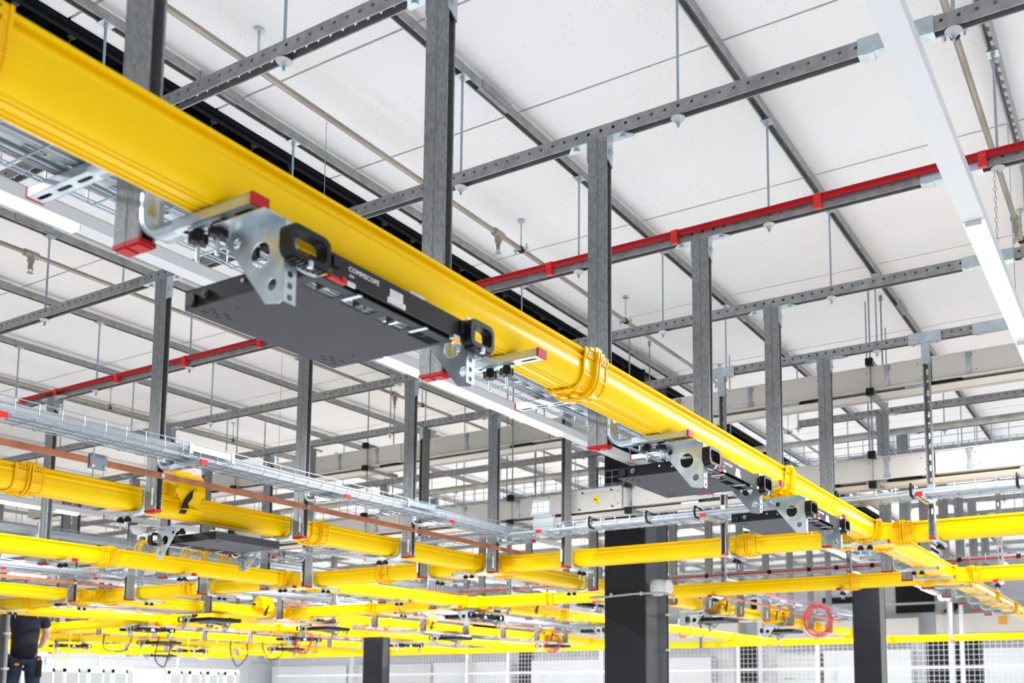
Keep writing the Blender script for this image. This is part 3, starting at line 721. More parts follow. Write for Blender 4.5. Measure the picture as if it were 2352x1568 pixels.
# ================================================================ PALE BUSBAR TRUNKING
for kk, (z0, z1, lab) in enumerate([(2.215, 2.392, 'upper pale beige busbar trunking crossing under the ceiling'), (1.540, 1.706, 'lower pale beige busbar trunking crossing the picture')]):
    e = empty('busbar_trunking', lab, 'trunking', (7.08, .0, z0), 0, 'beige busbar trunking')
    hh = z1 - z0
    segs = [(-1.0, 1.35), (1.36, 3.05), (3.06, 4.6), (4.61, 6.3), (6.31, 8.2), (8.21, 12.5)]
    for a, b in segs: MB().box(0, .20, a, b, 0, hh).box(-.012, .0, a, b, 0, .006).box(-.012, 0, a, b, hh - .006, hh).build('housing', BEI, e)
    MB().box(.03, .185, -1.0, 12.5, -.026, -.020).box(.185, .192, -1.0, 12.5, -.040, -.012).build('lower_flange', BEI, e)
    for y in ([.25, 1.15, 2.1, 3.45, 4.8, 6.35, 7.6, 9] if kk == 0 else [.4, 1.45, 2.05, 2.95, 4.4, 5.3, 6.7, 8]):
        MB().prism([(y, -.001), (y + .24, -.001), (y + .17, -.0195), (y + .02, -.0195)], .012, .19, 'x').build('opening_shade_block', BLK, e)  # black block paints the shade in the gap under the housing
        MB().box(.03, .2, y + .25, y + .40, -.022, -.001).build('spacer', ZINC, e)
    ys = [.55, 1.098, 1.667, 2.728, 3.35, 4.42, 5.513, 6.61, 7.107, 8.2, 9.3] if kk == 0 else [.6, 1.116, 1.687, 2.75, 3.816, 4.932, 5.522, 6.6, 7.7, 8.8]
    sm = MB()
    sm.box(-.006, -.001, -.024, .024, .045, .075).box(-.006, -.001, -.024, .024, -.075, -.045).box(-.010, -.006, -.012, .012, -.05, .05).cyl((-.014, 0, .06), 'x', .013, .008, 8).cyl((-.014, 0, -.06), 'x', .013, .008, 8)
    sme = sm.mesh('clamp_strap'); sme.materials.append(ZINC)
    for y in ys: put(sme, 'clamp_strap', e, (0, y, hh / 2))
    hm = MB()
    y = -.8
    while y < 10: hm.cyl((-.0012, y, .04), 'x', .0045, .002, 6); hm.cyl((-.0012, y + .03, hh - .04), 'x', .0045, .002, 6); y += .37
    hm.build('rivets', DRK, e, kind='stuff')
    if kk == 1:
        c = empty('x', 'x', 'x', (0, 0, 0)); bpy.data.objects.remove(c)
        y0, y1 = 3.87, 4.35
        pl = MB().box(-.030, -.012, y0, y1, -.012, hh + .012)
        pts = [(y0 + .06, .055), (y0 + .10, .03), (y1 - .10, .03), (y1 - .06, .055), (y1 - .06, hh - .055), (y1 - .10, hh - .03), (y0 + .10, hh - .03), (y0 + .06, hh - .055)]
        pl.prism(pts, -.036, -.030, 'x')
        po = pl.build('cover_plate', BEI, e)
        # warning triangle, tilted as in the photo
        tri = [(4.155, .083), (4.075, .125), (4.085, .035)]
        MB().prism(tri, -.0385, -.036, 'x').build('warning_triangle', WARN, po)
        fl_ = [(4.128, .080), (4.10, .090), (4.112, .078), (4.095, .066), (4.104, .067), (4.12, .074), (4.108, .082)]
        MB().prism([(4.135, .081), (4.112, .092), (4.114, .084), (4.096, .078), (4.118, .073), (4.116, .080)], -.0395, -.0385, 'x').build('lightning_mark', BLK, po)
        for (a, b) in [(y0 + .03, .03), (y0 + .03, hh - .03), (y1 - .03, .03), (y1 - .03, hh - .03)]: MB().cyl((-.036, a, b), 'x', .010, .006, 6).build('bolt', ZINC, po)
        for (a, b) in [(y0 + .08, .015), (y0 + .09, hh - .012), (y1 - .08, .012), (y1 - .11, hh - .014)]: MB().prism([(a - .018, b - .008), (a + .018, b - .008), (a + .018, b + .010)], -.0312, -.0302, 'x').build('dark_corner_mark', BLK, po)
for k, y in enumerate([1.78, 3.79, 4.975, 6.71, 8.6]):
    e = empty('trapeze_hanger', 'trapeze hanger with black end caps holding both beige trunkings, %s from the right' % ORD[k], 'hanger', (7.0, y, 0), 0, 'trapezes of the beige trunkings')
    e.location.z = H
    for z in ([2.41, 2.185, 1.715, 1.495]):
        if k == 2 and z > 2: continue
        MB().prism([(a, b + z - .022) for a, b in chan_prof(.044, .044)][::-1], .04, .47, 'x').build('channel', GALV, e)
        MB().box(.0, .04, -.026, .026, z - .026, z + .026).build('end_cap', BLK, e)
    MB().tube([(.05, 0, 1.42), (.05, 0, 3.06)], .0062, 6).build('rod', GALV, e)
    MB().tube([(.42, 0, 1.42), (.42, 0, 3.06)], .0062, 6).cyl((.42, 0, 3.02), 'z', .014, .04, 8).build('rod', GALV, e)
# ================================================================ BLACK COLUMNS (H sections)
def column(name, x0, y0, wd, dp, label, ztop=3.06):
    """front flange face at x0 spanning y0..y0+wd"""
    e = empty(name, label, 'column', (x0, y0, -1.7)); hgt = ztop + 1.7; t = .028
    MB().box(0, t, 0, wd, 0, hgt).build('front_flange', COLM, e)
    MB().box(dp - t, dp, 0, wd, 0, hgt).build('rear_flange', COLM, e)
    MB().box(t, dp - t, wd / 2 - .012, wd / 2 + .012, 0, hgt).build('web', COLM, e)
    return e
# fire casing: the photo shows closed faces with rounded inner fillets
def cased(name, x0, y0, wd, dp, label, mt2=None, ztop=3.06):
    e = empty(name, label, 'column', (x0, y0, -1.7)); hgt = ztop + 1.7
    MB().box(0, .03, 0, wd, 0, hgt).build('front_flange', COLM, e)
    MB().box(dp - .03, dp, 0, wd, 0, hgt).build('rear_flange', COLM, e)
    rec = .05; m = MB()
    pr = [(.03, .004), (.05, .02), (.08, rec), (dp - .08, rec), (dp - .05, .02), (dp - .03, .004), (dp - .03, wd - .004), (.03, wd - .004)]
    m.prism(pr, 0, hgt, 'z'); m.build('web', mt2 or COLM, e)
    return e
COL2 = nmat('column_lit_web', (.075, .08, .09), .35, .2, noise=.1, scale=5)  # web paler than the flanges: the light on it is put into colour
c1 = cased('steel_column', 8.05, .5184 * 8.05, .0533 * 8.05, 8.05 * .0615, 'big black steel column right of the picture centre', COL2)
c2 = cased('steel_column', 14.6, .2507 * 14.6, .0276 * 14.6, 14.6 * .024, 'black steel column with its lit side painted grey, far right', nmat('column_lit_web_pale', (.30, .30, .29), .3, .4), 1.62)  # light falling on this web is painted as a still paler grey
c3 = cased('steel_column', 13.2, .9171 * 13.2, .033 * 13.2, 13.2 * .016, 'short looking black column left of centre below the ducts', COL2, 1.0)
c4 = cased('steel_column', 6.9, 12.96, .5, .3, 'dark column at the left picture edge beside the worker', COL2, 1.0)
o = MB().tube([(0, 0, 0), (0, 0, 2.75)], .022, 8).build('grey_conduit', GRYC, None, (7.14, 12.90, -1.7)); tag(o, 'vertical grey pipe on the dark column at the left edge', 'pipe')
for z in (.55, 1.35, 2.0, 2.45): MB().box(-.035, .035, -.03, .03, z, z + .03).build('pipe_clip', WHTP, o)
# sounder on the big column
cx, cy = 8.04, 4.205
e = empty('sounder', 'round white alarm sounder on the big black column', 'alarm', (8.05 + .18, .5184 * 8.05 + .0, .985))
MB().lathe((0, 0, 0), [(.075, 0), (.08, -.02), (.08, -.075), (.07, -.10), (.066, -.145)], 24, 'y').build('body', WHTP, e)
MB().lathe((0, -.145, 0), [(.07, 0), (.074, -.012), (.060, -.03), (.03, -.038)], 24, 'y').build('lens', WHT, e)
o = MB().tube([(0, .75, 0), (0, .55, .0), (0, .30, .012), (0, .05, .012), (.03, -.02, .008), (.10, -.045, -.005), (.17, -.05, -.012)], .011, 8).build('sounder_cable', GRYC, None, (8.035, 4.0, .905)); tag(o, 'grey cable clipped across the big black column to the sounder', 'cable')
for y in (.20, .52): MB().box(-.012, .014, y - .012, y + .012, -.006, .03).build('cable_clip', ZINC, o)
for k, z in enumerate([.74, .40, .06]):
    MB().box(0, .05, -.03, .0, z, z + .02).build('side_clip', WHTP, c1, (.42, 0.0, 1.7))
# ================================================================ COPPER BARS
def copper(label, x0, x1, y, z, bolts, plate=None):
    o = MB().box(0, x1 - x0, -.006, 0, -.018, .018).build('copper_bar', COPP, None, (x0, y, z)); tag(o, label, 'copper bar', 'copper earth bars')
    for b_ in bolts: hexbolt((b_ - x0, -.006, 0), 'y', -1, .013, .012).build('bolt', ZINC, o)
    if plate:
        p = MB().box(-.048, .048, -.016, -.009, -.04, .04).box(-.048, .048, .004, .008, -.04, .04).build('joint_plate', nmat('grey_plate', (.30, .34, .38), .4, .5), o, (plate - x0, 0, 0))
        for sx in (-1, 1):
            for sz in (-1, 1): MB().cyl((sx * .036, -.026, sz * .029), 'y', .009, .010, 8).build('bolt', ZINC, p)
copper('long copper earthing bar bolted to the second row of posts', .6, 7.2, 4.945, 1.237, [1.366, 2.453, 3.54, 4.64, 5.72, 6.81], 3.15)
copper('copper bar on the posts of the fourth row, lower left', 3.5, 8.0, 10.64, 1.237, [5.6, 6.6])
copper('copper bar at the right of the second row, beyond the big column', 11.3, 17.0, 4.945, 1.237, [11.42, 12.47, 13.47, 14.5])
copper('copper bar along the third duct row', 9.0, 14.5, 7.765, 1.24, [10.4, 11.5, 12.5])
copper('copper bar along the far fourth duct row', 9.6, 17.2, 10.64, 1.237, [11.5, 12.65, 13.8])
copper('copper bar along the fifth duct row', 8.0, 16.0, 13.60, 1.24, [])
copper('copper bar along the sixth duct row', 10.0, 17.0, 16.26, 1.24, [])
# ================================================================ LINEAR LAMPS
def lamp(label, x0, x1, y, lit, zb=1.895, w_=.085, group='linear ceiling lamps'):
    e = empty('linear_lamp', label, 'lamp', (x0, y, zb), 0, group); L = x1 - x0
    MB().prism([(-w_ / 2, .0), (w_ / 2, .0), (w_ / 2, .052), (w_ / 2 - .012, .064), (-w_ / 2 + .012, .064), (-w_ / 2, .052)], 0, L - .004, 'x').build('housing', WHT, e)
    for xx in [L * (q + .5) / max(2, int(L / 2.6)) for q in range(max(2, int(L / 2.6)))]:
        MB().tube([(xx, 0, .06), (xx, 0, ZCEIL - zb)], .0022, 4, smooth=False).build('suspension_wire', WIRE, e)
    for a, b in lit:
        a -= x0; b -= x0
        MB().prism([(-.030, -.001), (-.028, -.016), (-.018, -.024), (.018, -.024), (.028, -.016), (.030, -.001)], a, b, 'x').build('diffuser', GLOW, e)
        MB().box(a - .006, a, -.032, .032, -.02, 0).box(b, b + .006, -.032, .032, -.02, 0).build('end_piece', WHT, e)
        ld = bpy.data.lights.new('lamp_light', 'AREA'); ld.shape = 'RECTANGLE'; ld.size = b - a; ld.size_y = .05; ld.energy = LP * (b - a) * (.75 if x0 + a < 7 else 1.05); ld.color = (.91, .955, 1.0)
        lo = bpy.data.objects.new('lamp_light', ld); COL.objects.link(lo); lo.parent = e; lo.location = ((a + b) / 2, 0, -.03)
    return e
LP = 74.0  # extra lit tubes in the deep rows are added to brighten the hall
lamp('white linear lamp at the upper right, dark first half', -1.5, 4.02, .585, [], 1.895)
lamp('glowing linear lamp at the right picture edge', 4.022, 12.0, .585, [(4.03, 5.45), (5.6, 7.0), (8.5, 9.9)], 1.895)
lamp('linear lamp behind the foreground duct with two lit tubes', -1.0, 8.2, 3.785, [(.8, 2.26), (4.05, 5.95)], 1.895)
lamp('far linear lamp in line behind the big column', 10.5, 15.0, 3.80, [(12.45, 13.4)], 1.895)
lamp('distant lamp seen right of the far black column', 17.0, 21.0, 3.815, [(18.3, 19.4), (19.9, 20.8)], 1.895)
lamp('linear lamp above the third duct row', 2.0, 21.0, 6.85, [(2.6, 4.2), (7.6, 9.2), (13.2, 14.6), (16.2, 17.6), (19.2, 20.6)], 1.895)
lamp('added lamp out of view at the far right, brightening the hall', 15.0, 22.0, .9, [(15.4, 16.8), (18.5, 19.9)], 1.895)  # unseen lamp added for more light deep in the hall
lamp('added lamp row near the left wall, brightening the far hall', 12.0, 21.0, 24.0, [(13, 14.2), (15.4, 16.8), (18.5, 19.9)], 1.895)  # lamp row added to lift the brightness of the far end
lamp('long linear lamp over the fourth row, lower left', 3.0, 16.0, 9.95, [(5.0, 5.75), (5.9, 6.15), (8.75, 9.35), (11.0, 12.3), (12.75, 13.5), (14.2, 15.6)], 1.895)
lamp('linear lamp over the fifth row', 6.0, 21.0, 13.0, [(8.5, 9.6), (12.2, 13.3), (15.3, 16.2), (17.5, 18.9), (19.2, 20.6)], 1.895)
lamp('linear lamp over the sixth row, far left', 7.0, 21.0, 15.8, [(8.7, 9.3), (10.6, 12.0), (13.0, 14.2), (16.5, 17.6), (18.8, 20.2)], 1.895)
lamp('linear lamp over the eighth row, farthest left', 9.0, 21.0, 21.0, [(12.0, 13.2), (14.0, 15.2), (16.0, 17.2), (18.6, 20)], 1.895)
# small chain from the rail to the near lamp
e = empty('chain', 'thin steel chain hanging from the red pipe rail beside the right lamp', 'chain', (4.626, .572, 1.975))
lk = MB().tube([(.006 * math.cos(t), 0, .014 * math.sin(t)) for t in [2 * PI * k / 8 for k in range(8)]], .0014, 4, closed=True).mesh('link'); lk.materials.append(GALV)
for k in range(17):
    q = put(lk, 'link', e, (0, 0, .012 + k * .0245)); q.rotation_euler = (0, 0, (k % 2) * PI / 2)
# ================================================================ SPRINKLER PIPES
for k, (y, x0, x1) in enumerate([(.66, -1, 12), (3.50, -1, 13), (6.33, 0, 14), (9.1, 2, 15), (12.4, 4, 18)]):
    e = empty('sprinkler_pipe', 'thin steel sprinkler pipe under the ceiling, %s from the right' % ORD[k], 'pipe', (x0, y, 2.86), 0, 'sprinkler pipes')
    MB().tube([(0, 0, 0), (x1 - x0, 0, 0)], .0155, 10).build('pipe', STEEL, e)
    xs = [[4.24, 6.49, 8.5], [2.9, 5.03, 6.45, 8.3, 10.2], [2.6, 4.15, 5.8, 7.4, 9], [4.6, 5.9, 7.4, 9], [6, 8, 10, 12]][k]
    for x in xs:
        c = MB().cyl((-.012, 0, 0), 'x', .023, .024, 12).build('rubber_ring', BLK, e, (x - x0, 0, 0))
        MB().box(-.012, .012, -.055, -.018, -.004, .004).box(-.012, .012, .018, .055, -.004, .004).cyl((0, -.042, -.02), 'z', .006, .05, 6).cyl((0, .042, -.02), 'z', .006, .05, 6).tube([(0, 0, .02), (0, 0, .20)], .006, 6).cyl((0, 0, .185), 'z', .022, .012, 10).build('pipe_clamp', ZINC, e, (x - x0, 0, 0))
    for x in [[6.2], [4.78], [3.5, 7.0], [5.4, 8.4], [9]][k]:
        m = MB().cyl((-.045, 0, 0), 'x', .026, .09, 8).cyl((0, 0, -.055), 'z', .022, .055, 8).cyl((0, 0, -.075), 'z', .015, .022, 8)
        t_ = m.build('tee_fitting', STEEL, e, (x - x0, 0, 0))
        MB().cyl((0, 0, -.10), 'z', .010, .03, 8).tube([(-.014, 0, -.08), (-.016, 0, -.105), (0, 0, -.125), (.016, 0, -.105), (.014, 0, -.08)], .003, 5).cyl((0, 0, -.128), 'z', .020, .003, 10).build('sprinkler_head', STEEL, t_)
# ================================================================ PATCH PANEL DRAWERS HUNG UNDER THE DUCTS
def text_mesh(txt, size, ext=.0004):
    cu = bpy.data.curves.new('print', 'FONT'); cu.body = txt; cu.size = size; cu.extrude = ext; cu.resolution_u = 2
    ob = bpy.data.objects.new('print', cu); COL.objects.link(ob)
    dg = bpy.context.evaluated_depsgraph_get(); me = bpy.data.meshes.new_from_object(ob.evaluated_get(dg))
    bpy.data.objects.remove(ob); return me
def frame_ring(w0, w1, h0, h1, hw, hh, d0, d1, r=.020):
    """rounded frame in XZ extruded in y: outer w0..w1,h0..h1 with inset hole"""
    def rr(x0, x1, z0, z1, r):
        P = []
        for cx_, cz_, a0 in [(x1 - r, z1 - r, 0), (x0 + r, z1 - r, PI / 2), (x0 + r, z0 + r, PI), (x1 - r, z0 + r, 1.5 * PI)]:
            for k in range(4):
                a = a0 + PI / 2 * k / 3; P.append((cx_ + r * math.cos(a), cz_ + r * math.sin(a)))
        return P
    O = rr(w0, w1, h0, h1, r); I = rr(w0 + hw, w1 - hw, h0 + hh, h1 - hh, r * .7); n = len(O); m = MB()
    vs = [(a, d0, b) for a, b in O] + [(a, d0, b) for a, b in I] + [(a, d1, b) for a, b in O] + [(a, d1, b) for a, b in I]
    fs = []
    for i in range(n):
        j = (i + 1) % n
        fs += [(i, j, n + j, n + i), (2 * n + i, 3 * n + i, 3 * n + j, 2 * n + j), (i, 2 * n + i, 2 * n + j, j), (n + i, n + j, 3 * n + j, 3 * n + i)]
    return m.add(vs, fs)
def plate_with_holes(poly, holes, x0, x1):
    """triangular plate in YZ with round holes, via boolean free bridging: built with bmesh triangle fill"""
    import bmesh
    bm_ = bmesh.new(); edges = []
    def loop(P):
        vs = [bm_.verts.new((x0, p[0], p[1])) for p in P]
        for i in range(len(vs)): edges.append(bm_.edges.new((vs[i], vs[(i + 1) % len(vs)])))
    loop(poly)
    for (hy, hz, hr) in holes: loop([(hy + hr * math.cos(2 * PI * k / 18), hz + hr * math.sin(2 * PI * k / 18)) for k in range(18)])
    bmesh.ops.triangle_fill(bm_, edges=edges, use_beauty=True)
    g = bmesh.ops.extrude_face_region(bm_, geom=list(bm_.faces))
    for v in g['geom']:
        if isinstance(v, bmesh.types.BMVert): v.co.x = x1
    bmesh.ops.recalc_face_normals(bm_, faces=bm_.faces)
    me = bpy.data.meshes.new('hanger_plate'); bm_.to_mesh(me); bm_.free(); me.materials.append(ZINC); return me
def drawer(label):
    """origin at X=0 (body left), Y=0 (faceplate front), Z=0 (bottom); body to +y"""
    e = empty('patch_panel_drawer', label, 'patch panel', (0, 0, 0), 0, 'black patch panel drawers hung under the ducts')
    b = MB(); X1 = .492; Y0, Y1 = .055, .465; hz = .046
    # shell sides and top
    b.box(0, .003, Y0, Y1, 0, hz).box(X1 - .003, X1, Y0, Y1, 0, hz).box(0, X1, Y1 - .003, Y1, 0, hz).box(0, X1, Y0 + .19, Y1, hz - .003, hz)
    b.box(0, X1, Y0 - .012, Y0 - .009, .004, hz)
    body = b.build('body', DRK, e)
    # bottom plate with four windows
    wins = [(.032, .122), (.150, .240), (.268, .358), (.388, .478)]; ya, yb = .060, .100
    p = MB(); xs = [0.0] + [q for w_ in wins for q in w_] + [X1]
    p.box(0, X1, yb, Y1, -.003, 0).box(0, X1, .030, ya, -.003, 0)
    for i in range(0, len(xs), 2): p.box(xs[i], xs[i + 1], ya, yb, -.003, 0)
    for (dx, dy) in [(.03, .43), (.03, .40), (.05, .415), (.07, .43), (.07, .40), (.09, .415)]:
        for s_ in (0, 1):
            xx = dx if not s_ else X1 - dx
            p.box(xx - .007, xx + .007, dy - .003, dy + .003, -.0042, -.003)
    p.build('bottom_plate', DRKB, e)
    sl = MB()
    for (dx, dy) in [(.03, .43), (.03, .40), (.05, .415), (.07, .43), (.07, .40), (.09, .415), (.05, .34)]:
        for s_ in (0, 1):
            xx = dx if not s_ else X1 - dx
            sl.box(xx - .006, xx + .006, dy - .0025, dy + .0025, -.0046, -.0040)
    sl.build('vent_slot', BLK, e)
    for i, (a, c) in enumerate(wins):
        wi = MB().box(a, c, ya, yb, .018, .020).build('window', DGL if i < 3 else BLK, e)
        MB().box((a + c) / 2 - .003, (a + c) / 2 + .003, ya, yb, .003, .018).build('divider', BLK, wi)
        MB().box(a + .05, a + .062, ya, yb, .010, .014).build('fibre_clip', WHTC, wi)
    MB().box(.138 - .006, .138 + .006, .020, .078, -.007, -.003).build('silver_strip', ZINC, e)
    MB().box(.374 - .006, .374 + .006, .020, .078, -.007, -.003).build('silver_strip', ZINC, e)
    # rear side knobs on the left cheek
    MB().cyl((-.010, .435, .018), 'x', .016, .010, 14).build('side_plug', BLK, e)
    MB().cyl((-.008, .385, .022), 'x', .012, .008, 12).cyl((-.011, .385, .022), 'x', .007, .004, 8).build('side_screw', nmat('dark_chrome', (.10, .10, .11), .25, .8), e)
    for (dy, dz) in [(.26, .03), (.20, .022)]: MB().cyl((-.003, dy, dz), 'x', .005, .003, 8).build('rivet', ZINC, e)
    # faceplate
    f = MB().box(.008, X1 + .008, 0, .004, -.004, .050).box(.008, X1 + .008, .004, .03, .046, .050).build('faceplate', DRK, e)
    t = text_mesh('COMMSCOPE', .0165); t.materials.append(LAB)
    to = put(t, 'printed_name', f, (.075, -.0006, .026)); to.rotation_euler = (PI / 2, 0, 0)
    t = text_mesh('EHD', .008); t.materials.append(LAB)
    to = put(t, 'printed_name', f, (.078, -.0006, .013)); to.rotation_euler = (PI / 2, 0, 0)
    st = MB().box(.213, .258, -.0012, 0, .012, .034).box(.205, .268, -.0012, 0, -.001, .012).build('white_sticker', LAB, f)
    tl = MB()
    for q in range(5): tl.box(.215, .255, -.0016, -.0012, .014 + q * .004, .0155 + q * .004)
    for q in range(3): tl.box(.208, .262, -.0016, -.0012, .001 + q * .0035, .0022 + q * .0035)
    tl.build('sticker_print', GRYC, st)
    MB().box(.07, .095, -.004, 0, -.010, .000).build('white_tab', WHTP, f); MB().box(.455, .478, -.004, 0, -.010, .000).build('white_tab', WHTP, f)
    MB().box(.025, .045, -.006, 0, .018, .042).build('black_latch', BLK, f); MB().box(.478, .498, -.006, 0, .012, .042).build('black_latch', BLK, f)
    MB().box(.020, .070, -.002, .012, -.010, -.003).cyl((.060, -.004, -.002), 'y', .007, .016, 8).build('red_lever', REDC, e)
    MB().box(.015, .024, .0, .05, -.001, .010).build('yellow_insert', YEL, e)
    # cable rings
    for x0, x1 in ((-.115, .0), (.502, .605)):
        h = frame_ring(x0, x1, -.014, .060, .011, .013, -.022, .012).build('cable_ring', BLK, e)
        rm = MB()
        for q in range(8):
            xx = x0 + .014 + q * (x1 - x0 - .03) / 7; rm.box(xx, xx + .006, -.020, .011, -.019, -.013)
        rm.build('ring_teeth', BLK, h)
        MB().cyl(((x0 + x1) / 2, -.02, -.024), 'z', .007, .014, 8).build('bolt', ZINC, h)
    MB().tube([(-.055, .03, -.004), (-.04, .015, -.016), (-.015, .01, -.016), (.005, .02, -.004)], .006, 8).build('white_hook', WHTP, e)
    # hanger plates (zinc triangles with holes)
    pl = [(.0, .080), (.195, .080), (.195, .072), (.055, -.100), (.012, -.108), (.0, -.100)]
    hl = [(.075, .012, .030), (.150, .055, .012), (.035, -.062, .014)]
    me = plate_with_holes(pl, hl, 0, .003)
    for xx, sg in ((-.100, 1), (.560, -1)):
        h = put(me, 'hanger_plate', e, (xx, .012, 0))
        fm = MB()
        a, b_ = (0, sg * .034)
        fm.perf(lambda u, v: (v, -.001, u), -.106, .075, min(a, b_), max(a, b_), .026, .007, .007, rnd=False)
        fm.perf(lambda u, v: (v, .0015, u), -.106, .075, min(a, b_), max(a, b_), .026, .007, .007, rnd=False)
        fm.build('rack_flange', ZINC, h)
        MB().box(min(0, -sg * .05), max(0, -sg * .05), .01, .20, .080, .083).build('top_flange', ZINC, h)
        for ky in (.10, .165): put(KN, 'knob', h, (-sg * .012 + .03 * sg * 2, ky, .082))
    MB().box(.318, .375, .03, .034, .052, .075).build('zinc_clip', ZINC, e)
    return e
d1 = drawer('large black patch panel drawer hanging under the foreground duct, nearest the camera')
d1.location = (1.500, 1.572, .930 + H)
d1['label'] = 'nearest and largest black patch panel drawer under the foreground duct'
d2 = copy_tree(d1, None, (3.675, 1.572, .930), 0, 'second black patch panel drawer under the foreground duct, right of centre')
d3 = copy_tree(d1, None, (4.965, 1.572, .930), 0, 'third black patch panel drawer, just left of the first duct crossing')
d4 = copy_tree(d1, None, (4.430, 5.425, .930), PI, 'black patch panel drawer under the second duct row, lower left')
FD = {'second': (5.4, PI, [12.2, 14.9]), 'third': (7.4, 0, [9.7, 13.0]), 'fourth': (11.1, PI, [8.9, 10.9, 13.9, 17.2]), 'fifth': (13.2, 0, [9.2, 12.2, 15.0]), 'sixth': (16.8, PI, [12.3, 15.4]), 'seventh': (19.0, 0, [11.6, 14.4]), 'eighth': (22.4, PI, [16.4])}
for rn, (y, rz, xs_) in FD.items():
    for q, x in enumerate(xs_):
        copy_tree(d1, None, (x, y, .93), rz, 'small distant black patch panel drawer under the %s duct row, %s from the left' % (rn, ORD[q]), None, ('vent_slot', 'printed_name', 'sticker_print', 'divider', 'fibre_clip', 'ring_teeth', 'bolt', 'rivet', 'yellow_insert', 'white_hook', 'zinc_clip', 'top_flange'))
# ================================================================ YELLOW TRUMPET OUTLET on the second duct row
e = empty('duct_outlet', 'yellow trumpet shaped drop outlet with black strap on the second duct row', 'duct outlet', (3.80, 5.12, 1.19))
prof = [(.075, 0)]
arc = [(-.015 + .085 * math.cos(PI * k / 14), .015 + .125 * math.sin(PI * k / 14)) for k in range(15)]
m = MB(); m.strip(arc, -.105, .035, 'x'); m.strip([(a_ * .96, b_ * .97) for a_, b_ in arc][::-1], -.105, .035, 'x')
m.build('curved_hood', YEL, e)
for sx in (-.105, .030, .095):
    MB().prism([(.065, -.02)] + arc + [(-.095, -.03)], sx, sx + .005, 'x').build('side_cheek', YELD, e)
m = MB(); m.strip([(a_ * .8, b_ * .82) for a_, b_ in arc], .03, .10, 'x'); m.build('curved_hood', YELD, e)
MB().prism([(-.085, -.115), (.085, -.115), (.055, -.06), (.098, .0), (.098, .045), (.03, .085), (-.06, .085), (-.105, .045), (-.105, .0), (-.055, -.06)], -.098, -.088, 'y').build('front_apron', YEL, e)
fl2 = MB()
R_ = []
for i, (hw_, yy, zz) in enumerate([(.050, -.090, -.02), (.056, -.094, -.06), (.075, -.108, -.095), (.10, -.135, -.112)]):
    R_.append([(hw_ * s_, yy + .02 * (s_ * s_), zz) for s_ in (-1, -.6, -.2, .2, .6, 1)])
fl2.add([p for r_ in R_ for p in r_], [(i * 6 + k, i * 6 + k + 1, (i + 1) * 6 + k + 1, (i + 1) * 6 + k) for i in range(3) for k in range(5)], True)
fl2.build('flared_lip', YEL, e)
MB().box(-.16, -.06, -.022, .02, -.005, .055).box(-.16, .02, -.03, -.022, -.035, -.025).build('mounting_arm', YEL, e)
sp = MB().prism([(-.085, -.135), (-.045, -.135), (-.02, -.09), (-.03, -.07), (.0, -.03), (.005, .01), (.018, .03), (-.015, .0), (-.05, -.05)], -.112, -.106, 'y'); sp.build('black_strap', BLK, e)
put(KN, 'knob', e, (-.155, -.03, .02)).rotation_euler = (PI / 2, 0, 0)
# further small outlets on far rows
for rn, y, xs_ in [('second', 5.1, [12.0, 13.9, 14.6]), ('fourth', 10.8, [9.4, 12.9, 16.6]), ('third', 7.42, [11.0]), ('fifth', 13.42, [13.6])]:
    for q, x in enumerate(xs_):
        copy_tree(e, None, (x, y, 1.19), 0, 'small distant yellow drop outlet on the %s duct row, %s from the left' % (rn, ORD[q]), 'distant yellow outlets')
# ================================================================ WHITE SWITCH BOX in the crossing basket
e = empty('junction_box', 'white plastic junction box standing in the crossing wire basket', 'junction box', (6.56, 4.33, 1.30))
BOXM = nmat('white_box_plastic', (0.40, 0.41, 0.42), 0.4)
b = MB().prism([(-.085, .135), (.095, .125), (.075, .255), (-.09, .24)], -.03, .02, 'x').build('switch_module', BOXM, e)
for q in range(3):
    for r_ in range(2):
        yy = .055 - q * .055; zz = .150 + r_ * .045
        MB().box(-.034, -.030, yy - .018, yy + .018, zz, zz + .034).build('socket', LAB, b)
MB().box(-.03, .03, -.12, .07, .0, .10).build('base_box', BOXM, e)
MB().box(-.034, .02, -.11, .06, .10, .13).build('terminal_strip', GRYC, e)
MB().tube([(0, .07, .03), (0, .12, .08), (0, .13, .14), (0, .10, .19), (0, .06, .20)], .004, 6).build('white_lead', WHTC, e)
# detectors
for (x, y, z, lab) in [(7.05, 3.76, 1.845, 'round white ceiling detector under the lamp left of the second drawer'), (6.85, 9.93, 1.86, 'white detector dome above the left posts'), (19.6, 3.7, 1.86, 'tiny white detector by the distant lamp')]:
    e = empty('detector', lab, 'detector', (x, y, z))
    MB().lathe((0, 0, 0), [(.085, .0), (.088, -.03), (.075, -.055)], 20).build('base', WHTP, e)
    MB().lathe((0, 0, -.055), [(.070, 0), (.062, -.025), (.035, -.04)], 20).build('dome', WHT, e)
